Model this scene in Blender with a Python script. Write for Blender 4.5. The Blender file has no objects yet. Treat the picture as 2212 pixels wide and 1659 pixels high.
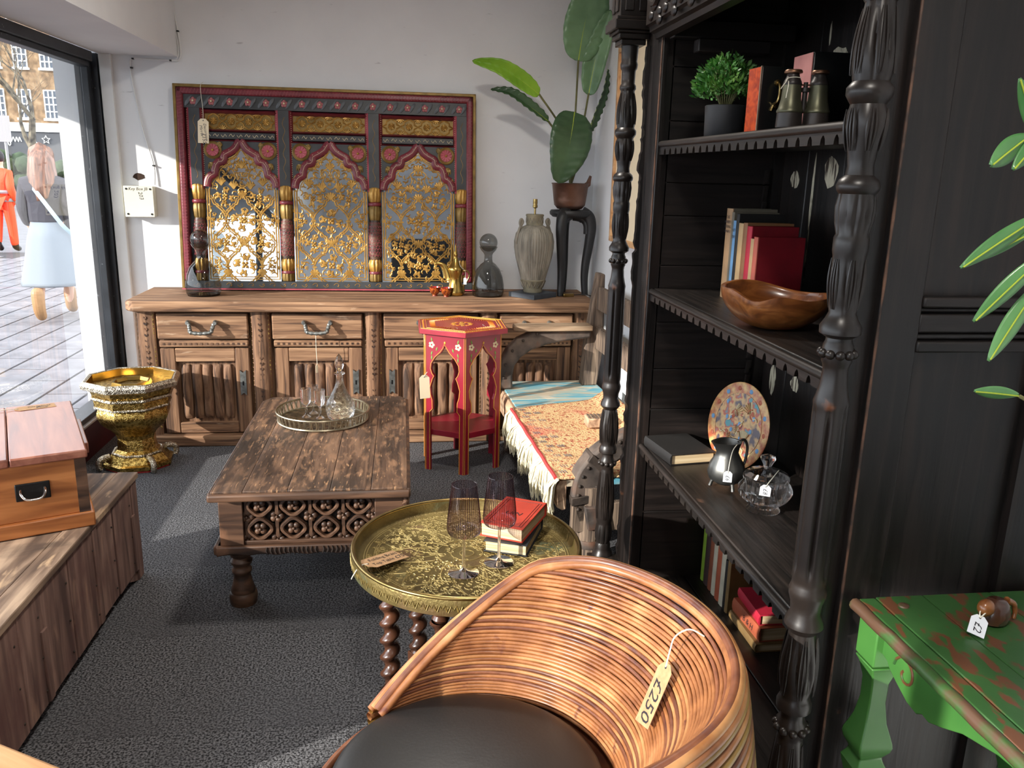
import bpy, bmesh, math, random
from mathutils import Vector, Matrix
R = math.radians; PI = math.pi; TAU = 2*PI
sin, cos = math.sin, math.cos
rnd = random.Random(7)
sc = bpy.context.scene; COL = sc.collection

# ---------------------------------------------------------------- camera
cam = bpy.data.cameras.new('camera'); cam.sensor_width = 36; cam.lens = 36*1781.95/2212
cam.clip_start = .02; cam.clip_end = 300
camo = bpy.data.objects.new('camera', cam); COL.objects.link(camo); sc.camera = camo
cx, cu, cf = Vector((.9915, -.1275, .0238)), Vector((.0080, .2490, .9690)), Vector((.1292, .9600, -.2481))
cf.normalize(); cx = (cx - cf*cx.dot(cf)).normalized(); cu = cx.cross(cf)
camo.matrix_world = Matrix(((cx.x, cu.x, -cf.x, 0), (cx.y, cu.y, -cf.y, 0), (cx.z, cu.z, -cf.z, 1.6), (0, 0, 0, 1)))

# ---------------------------------------------------------------- sky, sun, exposure
W = bpy.data.worlds.new('sky'); sc.world = W; W.use_nodes = True
W.node_tree.nodes['Background'].inputs[0].default_value = (.86, .92, 1, 1)
W.node_tree.nodes['Background'].inputs[1].default_value = 3.7
sun = bpy.data.lights.new('sun', 'SUN'); sun.energy = 6.1; sun.angle = R(.6); sun.color = (1, .94, .86)
suno = bpy.data.objects.new('sun', sun); COL.objects.link(suno); suno.location = (-12, -6, 9)
suno.rotation_euler = Vector((.835, .455, -.305)).to_track_quat('-Z', 'Y').to_euler()
sc.view_settings.view_transform = 'Standard'; sc.view_settings.look = 'None'
sc.view_settings.gamma = 1; sc.view_settings.use_curve_mapping = False
sc.view_settings.exposure = .44
sc.cycles.use_denoising = True
sc.cycles.max_bounces = 10; sc.cycles.diffuse_bounces = 4; sc.cycles.glossy_bounces = 4
sc.cycles.transmission_bounces = 8; sc.cycles.transparent_max_bounces = 16
sc.cycles.sample_clamp_indirect = 4; sc.cycles.caustics_refractive = False; sc.cycles.caustics_reflective = False

# ---------------------------------------------------------------- materials
def h(r, g, b):
    f = lambda c: (c/255/12.92) if c <= 10 else ((c/255+.055)/1.055)**2.4
    return (f(r), f(g), f(b), 1)
MATS = {}
def mk(name, stops, sc3=(1, 1, 1), n=5, det=5, dist=0, rough=.5, metal=0, bump=0, bn=None, bs=None, layers=(), coat=0, tex='noise', spec=.5, bdist=.01, rv=0):
    m = bpy.data.materials.new(name); m.use_nodes = True; MATS[name] = m
    N = m.node_tree.nodes; L = m.node_tree.links; p = N['Principled BSDF']
    p.inputs['Roughness'].default_value = rough; p.inputs['Metallic'].default_value = metal
    p.inputs['Coat Weight'].default_value = coat; p.inputs['Coat Roughness'].default_value = .15
    p.inputs['Specular IOR Level'].default_value = spec
    tc = N.new('ShaderNodeTexCoord')
    def noise(scale3, n, det, dist, tex='noise'):
        mp = N.new('ShaderNodeMapping'); mp.inputs['Scale'].default_value = scale3; L.new(tc.outputs['Object'], mp.inputs[0])
        if tex == 'voronoi':
            t = N.new('ShaderNodeTexVoronoi'); t.inputs['Scale'].default_value = n; o = t.outputs['Distance']
        elif tex == 'wave':
            t = N.new('ShaderNodeTexWave'); t.inputs['Scale'].default_value = n; t.inputs['Distortion'].default_value = dist
            t.inputs['Detail'].default_value = det; o = t.outputs['Fac']
        else:
            t = N.new('ShaderNodeTexNoise'); t.inputs['Scale'].default_value = n; t.inputs['Detail'].default_value = det
            t.inputs['Distortion'].default_value = dist; o = t.outputs['Fac']
        L.new(mp.outputs[0], t.inputs['Vector']); return o
    fac = None
    if isinstance(stops, tuple):
        p.inputs['Base Color'].default_value = stops; col = None; base = stops
    else:
        fac = noise(sc3, n, det, dist, tex)
        r = N.new('ShaderNodeValToRGB'); e = r.color_ramp.elements
        e[0].position, e[0].color = stops[0]; e[1].position, e[1].color = stops[-1]
        for q in stops[1:-1]:
            x = e.new(q[0]); x.color = q[1]
        L.new(fac, r.inputs[0]); col = r.outputs[0]; base = None
    for (lc, ls, ln, lo, hi, ld) in layers:
        o = noise(ls, ln, ld, .3)
        r = N.new('ShaderNodeMapRange'); r.inputs[1].default_value = lo; r.inputs[2].default_value = hi; L.new(o, r.inputs[0])
        mx = N.new('ShaderNodeMix'); mx.data_type = 'RGBA'; L.new(r.outputs[0], mx.inputs['Factor'])
        if col is not None: L.new(col, mx.inputs['A'])
        else: mx.inputs['A'].default_value = base
        mx.inputs['B'].default_value = lc; col = mx.outputs['Result']
    if col is not None: L.new(col, p.inputs['Base Color'])
    if rv and fac is not None:
        r = N.new('ShaderNodeMapRange'); r.inputs[3].default_value = rough-rv; r.inputs[4].default_value = rough+rv
        L.new(fac, r.inputs[0]); L.new(r.outputs[0], p.inputs['Roughness'])
    if bump:
        o = noise(bs or sc3, bn or n, det, dist, tex) if (bn or bs or fac is None) else fac
        b = N.new('ShaderNodeBump'); b.inputs['Strength'].default_value = bump; b.inputs['Distance'].default_value = bdist
        L.new(o, b.inputs['Height']); L.new(b.outputs[0], p.inputs['Normal'])
    return m
def wood(name, d, m, l, ax=0, n=3, st=14, rough=.6, bump=.3, layers=(), coat=0, dist=.6, rv=.08):
    s = [st, st, st]; s[ax] = 1.0
    return mk(name, [(.34, d), (.5, m), (.68, l)], tuple(s), n=n, det=6, dist=dist, rough=rough, bump=bump, layers=layers, coat=coat, bdist=.004, rv=rv)
def thin(name, col, gloss=1.55, rough=.02, mixc=None):
    m = bpy.data.materials.new(name); m.use_nodes = True; MATS[name] = m
    N = m.node_tree.nodes; L = m.node_tree.links; N.remove(N['Principled BSDF'])
    t = N.new('ShaderNodeBsdfTransparent'); t.inputs[0].default_value = col
    g = N.new('ShaderNodeBsdfGlossy'); g.inputs['Roughness'].default_value = rough
    f = N.new('ShaderNodeFresnel'); ge = N.new('ShaderNodeNewGeometry'); mr = N.new('ShaderNodeMapRange')   # a thin sheet reflects alike on both faces
    mr.inputs[3].default_value = gloss; mr.inputs[4].default_value = 1/gloss; L.new(ge.outputs['Backfacing'], mr.inputs[0]); L.new(mr.outputs[0], f.inputs[0])
    x = N.new('ShaderNodeMixShader'); L.new(f.outputs[0], x.inputs[0]); L.new(t.outputs[0], x.inputs[1]); L.new(g.outputs[0], x.inputs[2])
    L.new(x.outputs[0], N['Material Output'].inputs[0]); return m
def crystal(name, col, bumpn=0, rough=.03, mixt=.45):
    m = bpy.data.materials.new(name); m.use_nodes = True; MATS[name] = m
    N = m.node_tree.nodes; L = m.node_tree.links; p = N['Principled BSDF']
    p.inputs['Base Color'].default_value = col; p.inputs['Transmission Weight'].default_value = 1
    p.inputs['Roughness'].default_value = rough; p.inputs['IOR'].default_value = 1.5
    t = N.new('ShaderNodeBsdfTransparent'); x = N.new('ShaderNodeMixShader'); x.inputs[0].default_value = mixt
    L.new(p.outputs[0], x.inputs[1]); L.new(t.outputs[0], x.inputs[2]); L.new(x.outputs[0], N['Material Output'].inputs[0]); return m

V1 = (1, 1, 1)
mk('plaster', [(.3, h(226, 227, 229)), (.7, h(234, 235, 236))], n=3, rough=.85, bump=.12, bn=60, bdist=.004)
mk('plaster_scuffed', [(.3, h(228, 229, 231)), (.7, h(236, 237, 238))], n=3, rough=.8, bump=.15, bn=55, bdist=.004,
   layers=[(h(196, 196, 198), (3, 1, 14), 3.4, .70, .76, 6)])
mk('white_trim', [(.3, h(224, 224, 222)), (.7, h(238, 238, 236))], n=4, rough=.55)
mk('carpet', [(.40, h(46, 46, 48)), (.60, h(124, 124, 127))], n=150, det=3, rough=.97, bump=.8, bn=200, bdist=.006, spec=.1,
   layers=[(h(80, 80, 83), V1, 1.6, .45, .95, 3)])
mk('dark_red_paint', [(.3, h(66, 18, 26)), (.7, h(84, 24, 32))], n=6, rough=.35)
mk('window_metal', [(.3, h(24, 27, 32)), (.7, h(40, 44, 50))], n=9, rough=.4, spec=.5, layers=[(h(120, 124, 128), V1, 38, .69, .74, 3)])
thin('window_glass', (.97, .985, .985, 1), 1.75, .0)
mk('blocker_grey', h(70, 72, 70), rough=.9)
# woods
wood('sideboard_wood', h(78, 54, 38), h(134, 99, 72), h(170, 133, 101), 0, 2.2, 22, .8, .55, [(h(208, 178, 148), (3, 14, 14), 2, .62, .8, 5)])
wood('sideboard_upright', h(68, 47, 34), h(120, 87, 63), h(156, 119, 89), 2, 2.2, 22, .8, .6)
wood('sideboard_slat', h(62, 43, 32), h(116, 84, 62), h(154, 118, 90), 2, 2.6, 9, .75, .7, dist=1.8)
wood('coffee_wood', h(50, 36, 28), h(84, 62, 48), h(124, 94, 72), 1, 3.2, 12, .5, .5,
     [(h(50, 41, 35), (1, .7, 1), 3.0, .44, .68, 9), (h(140, 106, 80), (2.2, .6, 1), 20, .52, .72, 10), (h(176, 136, 100), (5, .7, 1), 24, .62, .72, 8)])
wood('coffee_dark', h(44, 30, 23), h(76, 53, 39), h(108, 78, 58), 0, 3, 8, .5, .4, [(h(140, 100, 74), V1, 9, .62, .78, 6)])
mk('coffee_deep', h(34, 23, 17), rough=.7)
wood('trunk_wood', h(86, 64, 58), h(122, 94, 84), h(158, 126, 112), 2, 2.5, 9, .75, .5, [(h(100, 66, 62), V1, 3.2, .5, .7, 6), (h(168, 132, 110), (1, 5, 1), 5, .63, .78, 7)])
wood('trunk_lid', h(66, 52, 44), h(118, 96, 80), h(178, 152, 128), 1, 2.2, 9, .7, .5, [(h(190, 160, 128), (6, 1.5, 1), 4, .6, .7, 7), (h(54, 44, 40), V1, 4, .6, .74, 6)])
wood('pine', h(136, 78, 38), h(172, 106, 56), h(192, 126, 72), 0, 1.6, 12, .42, .15, [(h(92, 50, 28), V1, 16, .72, .76, 2)], coat=.15)
wood('pine_lid', h(122, 72, 58), h(150, 94, 76), h(172, 116, 94), 1, 1.6, 14, .38, .12, coat=.2)
wood('pale_wood', h(178, 128, 84), h(206, 158, 110), h(222, 182, 136), 0, 1.8, 9, .5, .15)
wood('dark_oak', h(13, 10, 9), h(23, 18, 16), h(36, 28, 25), 2, 3, 16, .42, .3, [(h(92, 60, 42), V1, 14, .74, .86, 5)], rv=.1)
wood('dark_oak_h', h(16, 13, 11), h(27, 22, 19), h(41, 33, 29), 1, 3, 18, .45, .35, [(h(96, 70, 56), V1, 14, .71, .8, 5)], rv=.1)
wood('dark_oak_x', h(14, 10, 9), h(24, 18, 16), h(36, 28, 25), 0, 3, 16, .5, .3)
mk('carved_oak', [(.3, h(20, 16, 14)), (.55, h(33, 27, 24)), (.8, h(48, 39, 34))], n=7, rough=.36, bump=.12, layers=[(h(128, 78, 48), V1, 13, .70, .8, 5)])
mk('worn_edge', [(.35, h(52, 40, 34)), (.65, h(112, 80, 62))], n=20, rough=.6)
mk('flaked_white', [(.40, h(58, 46, 38)), (.52, h(196, 188, 164))], (1, 6, 1), n=16, det=4, rough=.8)
wood('bench_wood', h(64, 53, 46), h(104, 88, 75), h(142, 122, 103), 2, 4, 16, .85, .8, [(h(60, 50, 44), V1, 7, .6, .76, 6)])
wood('bench_beam', h(128, 100, 80), h(178, 146, 118), h(208, 180, 150), 1, 3, 10, .85, .6)
wood('arm_wood', h(112, 90, 70), h(146, 122, 97), h(172, 149, 123), 0, 3, 10, .85, .6)
mk('blue_wood', [(.42, h(182, 168, 146)), (.5, h(150, 176, 172)), (.58, h(92, 158, 178))], (1, 7, 1), n=4, det=6, dist=.4, rough=.85, bump=.4,
   layers=[(h(196, 186, 166), V1, 7, .56, .66, 6)])
mk('iron_rust', [(.3, h(44, 38, 35)), (.5, h(80, 70, 64)), (.75, h(110, 94, 82))], n=11, rough=.75, bump=.7, bdist=.008, layers=[(h(116, 74, 50), V1, 5, .58, .74, 5)])
mk('iron_dark', [(.3, h(40, 34, 30)), (.7, h(82, 70, 62))], n=13, rough=.7, metal=.3, bump=.6)
mk('twist_wood', [(.3, h(48, 29, 21)), (.6, h(88, 54, 37)), (.8, h(132, 88, 62))], n=9, rough=.24, bump=.08, coat=.5)
mk('bowl_wood', [(.3, h(98, 54, 26)), (.5, h(134, 80, 40)), (.7, h(164, 106, 58))], (3, 9, 9), n=2.2, det=4, dist=2.2, rough=.28, coat=.4)
# metals
mk('brass', [(.3, h(150, 118, 56)), (.7, h(212, 180, 104))], n=5, rough=.26, metal=1)
mk('brass_stamped', [(.35, h(140, 112, 56)), (.65, h(196, 166, 96))], n=60, det=2, rough=.26, metal=1, bump=.4, bn=190, tex='voronoi', bdist=.004)
mk('tin_stamped', [(.3, h(150, 140, 124)), (.7, h(206, 196, 178))], n=60, rough=.34, metal=1, bump=.8, bn=170, tex='voronoi', bdist=.004)
mk('brass_engraved', [(.35, h(92, 78, 44)), (.55, h(124, 108, 64)), (.75, h(146, 128, 82))], n=7, rough=.42, metal=.7, bump=.5, bn=120, bdist=.003,
   layers=[(h(138, 104, 84), V1, 4.2, .56, .72, 4), (h(122, 140, 112), V1, 5, .62, .74, 4)])
mk('brass_worn', [(.3, h(128, 108, 66)), (.7, h(178, 154, 100))], n=14, rough=.3, metal=1)
mk('brass_relief', [(.3, h(158, 138, 84)), (.7, h(200, 180, 122))], n=14, rough=.38, metal=.6)
mk('tray_silver', [(.3, h(140, 130, 108)), (.7, h(198, 188, 164))], n=22, rough=.36, metal=1)
mk('tray_base', [(.35, h(54, 44, 34)), (.65, h(132, 112, 84))], n=46, det=3, rough=.4, metal=.8, bump=.6)
mk('pewter', [(.3, h(84, 84, 82)), (.7, h(122, 121, 117))], n=6, rough=.42, metal=.9)
mk('pull_iron', [(.3, h(104, 106, 104)), (.7, h(150, 152, 148))], n=30, rough=.45, metal=.8, bump=.4)
mk('chrome', h(225, 225, 225), rough=.12, metal=1)
mk('black_metal', h(20, 20, 22), rough=.4, metal=.4)
mk('copper_pot', [(.3, h(92, 66, 54)), (.7, h(132, 102, 88))], n=7, rough=.42, metal=.75, bump=.5, bn=34, bdist=.004)
mk('bino_metal', [(.3, h(78, 80, 64)), (.7, h(116, 114, 92))], n=9, rough=.4, metal=.7)
mk('bino_dark', [(.3, h(40, 38, 38)), (.7, h(66, 58, 54))], n=12, rough=.4, metal=.3)
mk('bino_copper', h(118, 86, 66), rough=.4, metal=.8)
# paint
mk('gold_paint', [(.3, h(146, 106, 44)), (.7, h(200, 156, 80))], n=22, rough=.36, metal=.45, bump=.2)
mk('gold_dull', [(.3, h(104, 82, 38)), (.7, h(150, 120, 62))], n=16, rough=.45, metal=.4, bump=.2)
mk('maroon', [(.3, h(96, 30, 42)), (.7, h(128, 46, 56))], n=14, rough=.4)
mk('frieze_grey', h(84, 88, 92), rough=.45)
mk('maroon_light', [(.3, h(150, 58, 68)), (.7, h(182, 84, 96))], n=14, rough=.45)
mk('mirror_black', [(.3, h(40, 42, 44)), (.7, h(60, 62, 64))], n=14, rough=.45)
mk('petal_pink', h(164, 96, 98), rough=.5)
mk('cream_paint', h(222, 206, 168), rough=.6)
mk('mirror_silver', h(222, 228, 233), rough=.02, metal=1)
mk('red_lacquer', [(.3, h(124, 18, 36)), (.7, h(148, 28, 48))], n=5, rough=.32)
mk('red_top', [(.35, h(136, 30, 46)), (.65, h(158, 46, 60))], n=8, rough=.3, layers=[(h(214, 206, 196), (7, 1, 1), 7, .69, .74, 7)])
mk('yellow_paint', h(206, 154, 56), rough=.5)
mk('orange_paint', h(206, 122, 44), rough=.5)
mk('leaf_paint', h(104, 132, 52), rough=.5)
mk('green_paint', [(.3, h(56, 104, 48)), (.7, h(72, 126, 58))], n=5, rough=.36, coat=.2)
mk('green_worn', [(.3, h(46, 84, 42)), (.7, h(58, 98, 50))], n=4, rough=.36, coat=.15, bump=.15, bn=9, layers=[(h(104, 66, 44), (2.6, 1.1, 1), 13, .535, .585, 9)])
mk('green_edge', [(.50, h(86, 62, 46)), (.62, h(56, 88, 42))], (1, 1, 1), n=16, det=6, rough=.5)
# ceramics, glass, fabric
thin('smoke_glass', (.56, .57, .56, 1), 1.62, .01)
thin('wine_rib', (.70, .64, .71, 1), 1.7, .12)
crystal('wine_stem', (.90, .84, .90, 1), mixt=.1)
thin('wine_glass', (.83, .785, .83, 1), 1.55, .02)
crystal('cut_crystal', (1, 1, 1, 1), mixt=.22)
thin('clear_glass', (.97, .98, .99, 1), 1.5, .01)
mk('urn_glaze', [(.3, h(90, 88, 80)), (.55, h(140, 134, 121)), (.75, h(166, 160, 146))], (9, 9, 1.2), n=3, det=5, rough=.7, bump=.3, layers=[(h(150, 104, 84), (3, 3, .8), 3, .62, .76, 4)])
mk('urn_pattern', [(.3, h(100, 94, 78)), (.7, h(152, 144, 120))], n=16, rough=.75, bump=.3)
mk('slate', [(.3, h(46, 52, 60)), (.7, h(66, 72, 80))], n=10, rough=.6)
mk('black_lacquer', [(.3, h(22, 22, 23)), (.7, h(34, 34, 35))], n=6, rough=.5)
mk('cup_glaze', [(.42, h(92, 34, 14)), (.5, h(178, 92, 30)), (.58, h(120, 40, 20))], n=34, det=2, rough=.2, coat=.5)
mk('cup_red', h(158, 28, 24), rough=.25, coat=.5)
mk('rattan', [(.3, h(118, 70, 40)), (.55, h(164, 108, 66)), (.75, h(192, 140, 94))], n=14, det=5, rough=.42, coat=.1, bump=.1, layers=[(h(104, 58, 44), V1, 22, .64, .72, 4)])
mk('rattan_dark', [(.3, h(82, 44, 34)), (.6, h(130, 80, 54)), (.8, h(166, 114, 78))], n=16, det=5, rough=.42, coat=.1, layers=[(h(74, 50, 54), V1, 9, .58, .7, 4)])
mk('rattan_pale', [(.3, h(150, 98, 56)), (.7, h(198, 148, 98))], n=14, rough=.42, coat=.1)
mk('rattan_olive', [(.3, h(112, 84, 40)), (.7, h(160, 126, 66))], n=14, rough=.4)
mk('black_leather', [(.3, h(26, 26, 27)), (.7, h(38, 37, 36))], n=3, rough=.42, bump=.12, bn=140, bdist=.002)
mk('rug_pile', [(.33, h(150, 62, 60)), (.42, h(206, 152, 112)), (.55, h(228, 196, 148)), (.72, h(198, 152, 104))], n=70, det=6, rough=1, bump=1, bn=120, bdist=.01, spec=.05,
   layers=[(h(200, 84, 84), (1, 1.1, 1), 3, .54, .72, 9), (h(96, 60, 48), V1, 60, .68, .72, 3)])
mk('rug_red', h(206, 62, 62), rough=1)
mk('rug_fringe', [(.3, h(206, 196, 164)), (.7, h(240, 232, 206))], n=20, rough=1, spec=.05)
mk('rug_grey', h(104, 100, 104), rough=1)
# paper
mk('kraft', [(.35, h(168, 130, 92)), (.65, h(186, 148, 108))], n=70, rough=.85)
mk('cream_card', h(238, 222, 190), rough=.8)
mk('white_card', h(236, 238, 242), rough=.6)
mk('ink', h(28, 26, 34), rough=.6)
mk('string', h(228, 222, 204), rough=.9)
mk('pages', [(.4, h(198, 172, 130)), (.6, h(226, 206, 168))], (1, 1, 60), n=6, rough=.9)
mk('pvc_cream', [(.3, h(216, 212, 192)), (.7, h(226, 222, 204))], n=5, rough=.5)
mk('cable_white', h(230, 230, 228), rough=.5)
mk('cable_dark', h(24, 24, 24), rough=.5)
mk('hole_dark', h(58, 42, 34), rough=1)
mk('lamp_off', [(.4, h(150, 150, 156)), (.6, h(226, 226, 228))], (1, 5, 1), n=14, rough=.3)
for nm, c in dict(book_orange=(196, 62, 40), book_navy=(34, 38, 44), book_black=(26, 24, 23), book_tan=(178, 142, 104), book_blue=(110, 160, 206), book_cream=(206, 172, 124),
                  book_brown=(150, 104, 66), book_red=(196, 34, 60), book_crimson=(130, 10, 26), book_grey=(120, 112, 96), book_green=(136, 172, 48), book_dbrown=(62, 44, 42),
                  book_rust=(136, 74, 48), book_bone=(208, 200, 178), book_terracotta=(176, 90, 60), book_pink=(206, 104, 84), book_olive=(132, 104, 62)).items():
    mk(nm, [(.3, h(*[int(q*.86) for q in c])), (.7, h(*c))], n=16, rough=.6, bump=.15, bn=90, bdist=.002)
# leaves
mk('leaf_big', [(.3, h(86, 122, 84)), (.7, h(122, 160, 116))], (1, 1, 1), n=6, rough=.36, coat=.15)
mk('leaf_deep', [(.3, h(44, 70, 44)), (.7, h(70, 100, 64))], n=6, rough=.36, coat=.15)
mk('leaf_bright', [(.3, h(112, 160, 34)), (.7, h(146, 192, 58))], n=6, rough=.4)
mk('leaf_rib', h(178, 196, 62), rough=.5)
mk('stem_green', [(.3, h(84, 82, 48)), (.7, h(122, 120, 72))], n=9, rough=.6)
mk('leaf_box', [(.3, h(38, 92, 34)), (.5, h(74, 136, 54)), (.7, h(132, 176, 84))], n=26, rough=.45)
mk('leaf_oleander', [(.3, h(72, 128, 68)), (.7, h(128, 180, 116))], n=5, rough=.32, coat=.2)
mk('plant_pot_black', h(36, 37, 40), rough=.5)
mk('soil', h(40, 30, 24), rough=1)
# painted things
mk('plate_paint', [(.40, h(78, 66, 76)), (.47, h(176, 140, 96)), (.53, h(196, 160, 104)), (.6, h(166, 66, 40)), (.68, h(60, 136, 146))], n=24, det=2, rough=.4, tex='noise')
mk('plate_gold', [(.35, h(164, 84, 52)), (.65, h(206, 168, 106))], n=40, det=3, rough=.42)
mk('lacquer_orange', [(.35, h(150, 44, 10)), (.65, h(206, 78, 22))], (1, 3, 3), n=12, det=6, dist=1.4, rough=.25, coat=.4)
mk('lacquer_black', [(.3, h(16, 17, 18)), (.7, h(26, 28, 28))], n=7, rough=.3, layers=[(h(132, 74, 52), (1, 1, .5), 16, .66, .71, 3), (h(74, 92, 40), (1, 1, .6), 11, .68, .75, 3)])
mk('lacquer_pink', [(.35, h(166, 106, 104)), (.65, h(194, 134, 128))], n=12, rough=.4)
# street
mk('paving', [(.3, h(88, 86, 90)), (.7, h(118, 116, 120))], n=5, rough=.85)
mk('joint', h(54, 52, 54), rough=1)
mk('asphalt', [(.3, h(86, 86, 90)), (.7, h(104, 104, 108))], n=3, rough=.95)
mk('brick_tan', [(.35, h(96, 76, 54)), (.5, h(128, 102, 74)), (.65, h(152, 128, 98))], n=2.4, det=6, rough=.95)
mk('brick_red', [(.35, h(128, 66, 50)), (.65, h(168, 98, 78))], n=3, det=6, rough=.95)
mk('facade_white', h(236, 236, 232), rough=.7)
mk('shop_dark', h(58, 60, 64), rough=.5)
mk('pane_dark', h(66, 74, 84), rough=.15)
mk('hedge', [(.3, h(34, 48, 34)), (.7, h(64, 80, 54))], n=5, rough=1)
mk('bark', [(.35, h(44, 38, 32)), (.65, h(112, 102, 84))], n=6, rough=.95)
mk('hivis', h(240, 72, 30), rough=.7)
mk('reflective', h(150, 146, 146), rough=.4)
mk('skin', h(206, 158, 132), rough=.5)
mk('hair_brown', [(.35, h(74, 46, 34)), (.65, h(128, 84, 62))], (6, 6, 1), n=9, rough=.5)
mk('hair_dark', h(30, 26, 25), rough=.6)
mk('coat_dark', h(52, 50, 58), rough=.85)
mk('skirt_grey', h(112, 120, 128), rough=.85)
mk('boot_tan', h(150, 112, 72), rough=.5)
mk('strap_blue', h(150, 172, 182), rough=.6)

# ---------------------------------------------------------------- mesh helpers
class B:
    def __init__(s): s.v = []; s.f = []
    def add(s, v, f):
        o = len(s.v); s.v += [tuple(x) for x in v]; s.f += [tuple(i+o for i in q) for q in f]; return s
    def box(s, x0, x1, y0, y1, z0, z1):
        return s.add([(x0, y0, z0), (x1, y0, z0), (x1, y1, z0), (x0, y1, z0), (x0, y0, z1), (x1, y0, z1), (x1, y1, z1), (x0, y1, z1)],
                     [(0, 3, 2, 1), (4, 5, 6, 7), (0, 1, 5, 4), (1, 2, 6, 5), (2, 3, 7, 6), (3, 0, 4, 7)])
    def lathe(s, pr, n=24, c=(0, 0, 0), mod=None, cap=True, ph=0):
        v = []; f = []; m = len(pr)
        for i in range(n):
            a = TAU*i/n+ph
            for (r, z) in pr:
                q = mod(r, z, a) if mod else r
                v.append((c[0]+q*cos(a), c[1]+q*sin(a), c[2]+z))
        for i in range(n):
            j = (i+1) % n
            for k in range(m-1): f.append((i*m+k, j*m+k, j*m+k+1, i*m+k+1))
        if cap:
            if pr[0][0] > 1e-5: f.append(tuple(i*m for i in range(n))[::-1])
            if pr[-1][0] > 1e-5: f.append(tuple(i*m+m-1 for i in range(n)))
        return s.add(v, f)
    def tube(s, pts, r=.01, n=8, closed=False, flat=1., cap=True, ph=0):
        P = [Vector(p) for p in pts]; N = len(P)
        if N < 2: return s
        rr = r if isinstance(r, (list, tuple)) else [r]*N
        T = []
        for i in range(N):
            a = P[i-1] if (i > 0 or closed) else P[i]; b = P[(i+1) % N] if (i < N-1 or closed) else P[i]
            t = b-a; T.append(t.normalized() if t.length > 1e-9 else Vector((0, 0, 1)))
        u = T[0].orthogonal().normalized(); 
        if abs(T[0].y) < .9: u = (Vector((0, 1, 0))-T[0]*T[0].y).normalized()
        v = []; f = []
        for i in range(N):
            u = (u-T[i]*u.dot(T[i]));
            u = u.normalized() if u.length > 1e-6 else T[i].orthogonal().normalized()
            w = T[i].cross(u)
            for k in range(n):
                a = TAU*k/n+ph; v.append(P[i]+u*(cos(a)*rr[i]*flat)+w*(sin(a)*rr[i]))
        M = N if closed else N-1
        for i in range(M):
            j = (i+1) % N
            for k in range(n): f.append((i*n+k, i*n+(k+1) % n, j*n+(k+1) % n, j*n+k))
        if cap and not closed: f.append(tuple(range(n))[::-1]); f.append(tuple((N-1)*n+k for k in range(n)))
        return s.add(v, f)
    def ball(s, c, r, n=10, m=6):
        if not isinstance(r, tuple): r = (r, r, r)
        o = len(s.v); pr = [(sin(PI*k/m), -cos(PI*k/m)) for k in range(m+1)]; pr[0] = (0.001, -1); pr[-1] = (.001, 1)
        s.lathe(pr, n)
        for i in range(o, len(s.v)):
            x, y, z = s.v[i]; s.v[i] = (c[0]+x*r[0], c[1]+y*r[1], c[2]+z*r[2])
        return s
    def prism(s, poly, d0, d1, pl='xz'):
        g = {'xz': lambda a, b, d: (a, d, b), 'xy': lambda a, b, d: (a, b, d), 'yz': lambda a, b, d: (d, a, b)}[pl]
        n = len(poly)
        v = [g(a, b, d0) for a, b in poly]+[g(a, b, d1) for a, b in poly]
        return s.add(v, [tuple(range(n))[::-1], tuple(range(n, 2*n))]+[(i, (i+1) % n, n+(i+1) % n, n+i) for i in range(n)])
    def grid(s, fn, nu, nv, cu=False):
        v = []; f = []
        U = nu if cu else nu+1
        for i in range(U):
            for j in range(nv+1): v.append(fn(i/nu, j/nv))
        for i in range(nu):
            for j in range(nv):
                a = i*(nv+1)+j; b = ((i+1) % U)*(nv+1)+j; f.append((a, b, b+1, a+1))
        return s.add(v, f)
    def xf(s, m, o=0):
        for i in range(o, len(s.v)): s.v[i] = tuple(m @ Vector(s.v[i]))
        return s
    def mesh(s, name, smooth=50, fix=True):
        me = bpy.data.meshes.new(name); me.from_pydata(s.v, [], s.f)
        if fix:
            bm = bmesh.new(); bm.from_mesh(me); bmesh.ops.recalc_face_normals(bm, faces=bm.faces); bm.to_mesh(me); bm.free()
        if smooth:
            me.shade_smooth(); me.set_sharp_from_angle(angle=R(smooth))
        return me
    def build(s, name, mat, par=None, smooth=50, bev=0, seg=2, sol=0, fix=True, label=None):
        me = s.mesh(name, smooth, fix); return obj(name, me, mat, par, bev, seg, sol, label)
def obj(name, me, mat, par=None, bev=0, seg=2, sol=0, label=None):
    o = bpy.data.objects.new(name, me); COL.objects.link(o)
    if mat and not me.materials: me.materials.append(MATS[mat])
    if par: o.parent = par
    if bev:
        m = o.modifiers.new('bevel', 'BEVEL'); m.width = bev; m.segments = seg; m.limit_method = 'ANGLE'; m.angle_limit = R(40)
    if sol:
        m = o.modifiers.new('solidify', 'SOLIDIFY'); m.thickness = sol; m.offset = 0
    if label: o['label'] = label
    return o
def tag(o, label, cat, group=None):
    o['label'] = label; o['category'] = cat
    if group: o['group'] = group
    return o
def thing(name, label, cat, loc=(0, 0, 0), rz=0, group=None):
    o = bpy.data.objects.new(name, None); COL.objects.link(o); o.location = loc; o.rotation_euler = (0, 0, rz)
    o.empty_display_size = .05
    return tag(o, label, cat, group)
def struct(o): o['kind'] = 'structure'; return o
def dup(root, loc, rz=None, label=None):
    r = root.copy(); COL.objects.link(r); r.location = loc
    if rz is not None: r.rotation_euler = (0, 0, rz)
    if label: r['label'] = label
    for ch in list(root.children):
        c = ch.copy(); COL.objects.link(c); c.parent = r
        for g in list(ch.children):
            d = g.copy(); COL.objects.link(d); d.parent = c
    return r
def bx(*a): return B().box(*a)
def Rz(a): return Matrix.Rotation(a, 4, 'Z')
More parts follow.
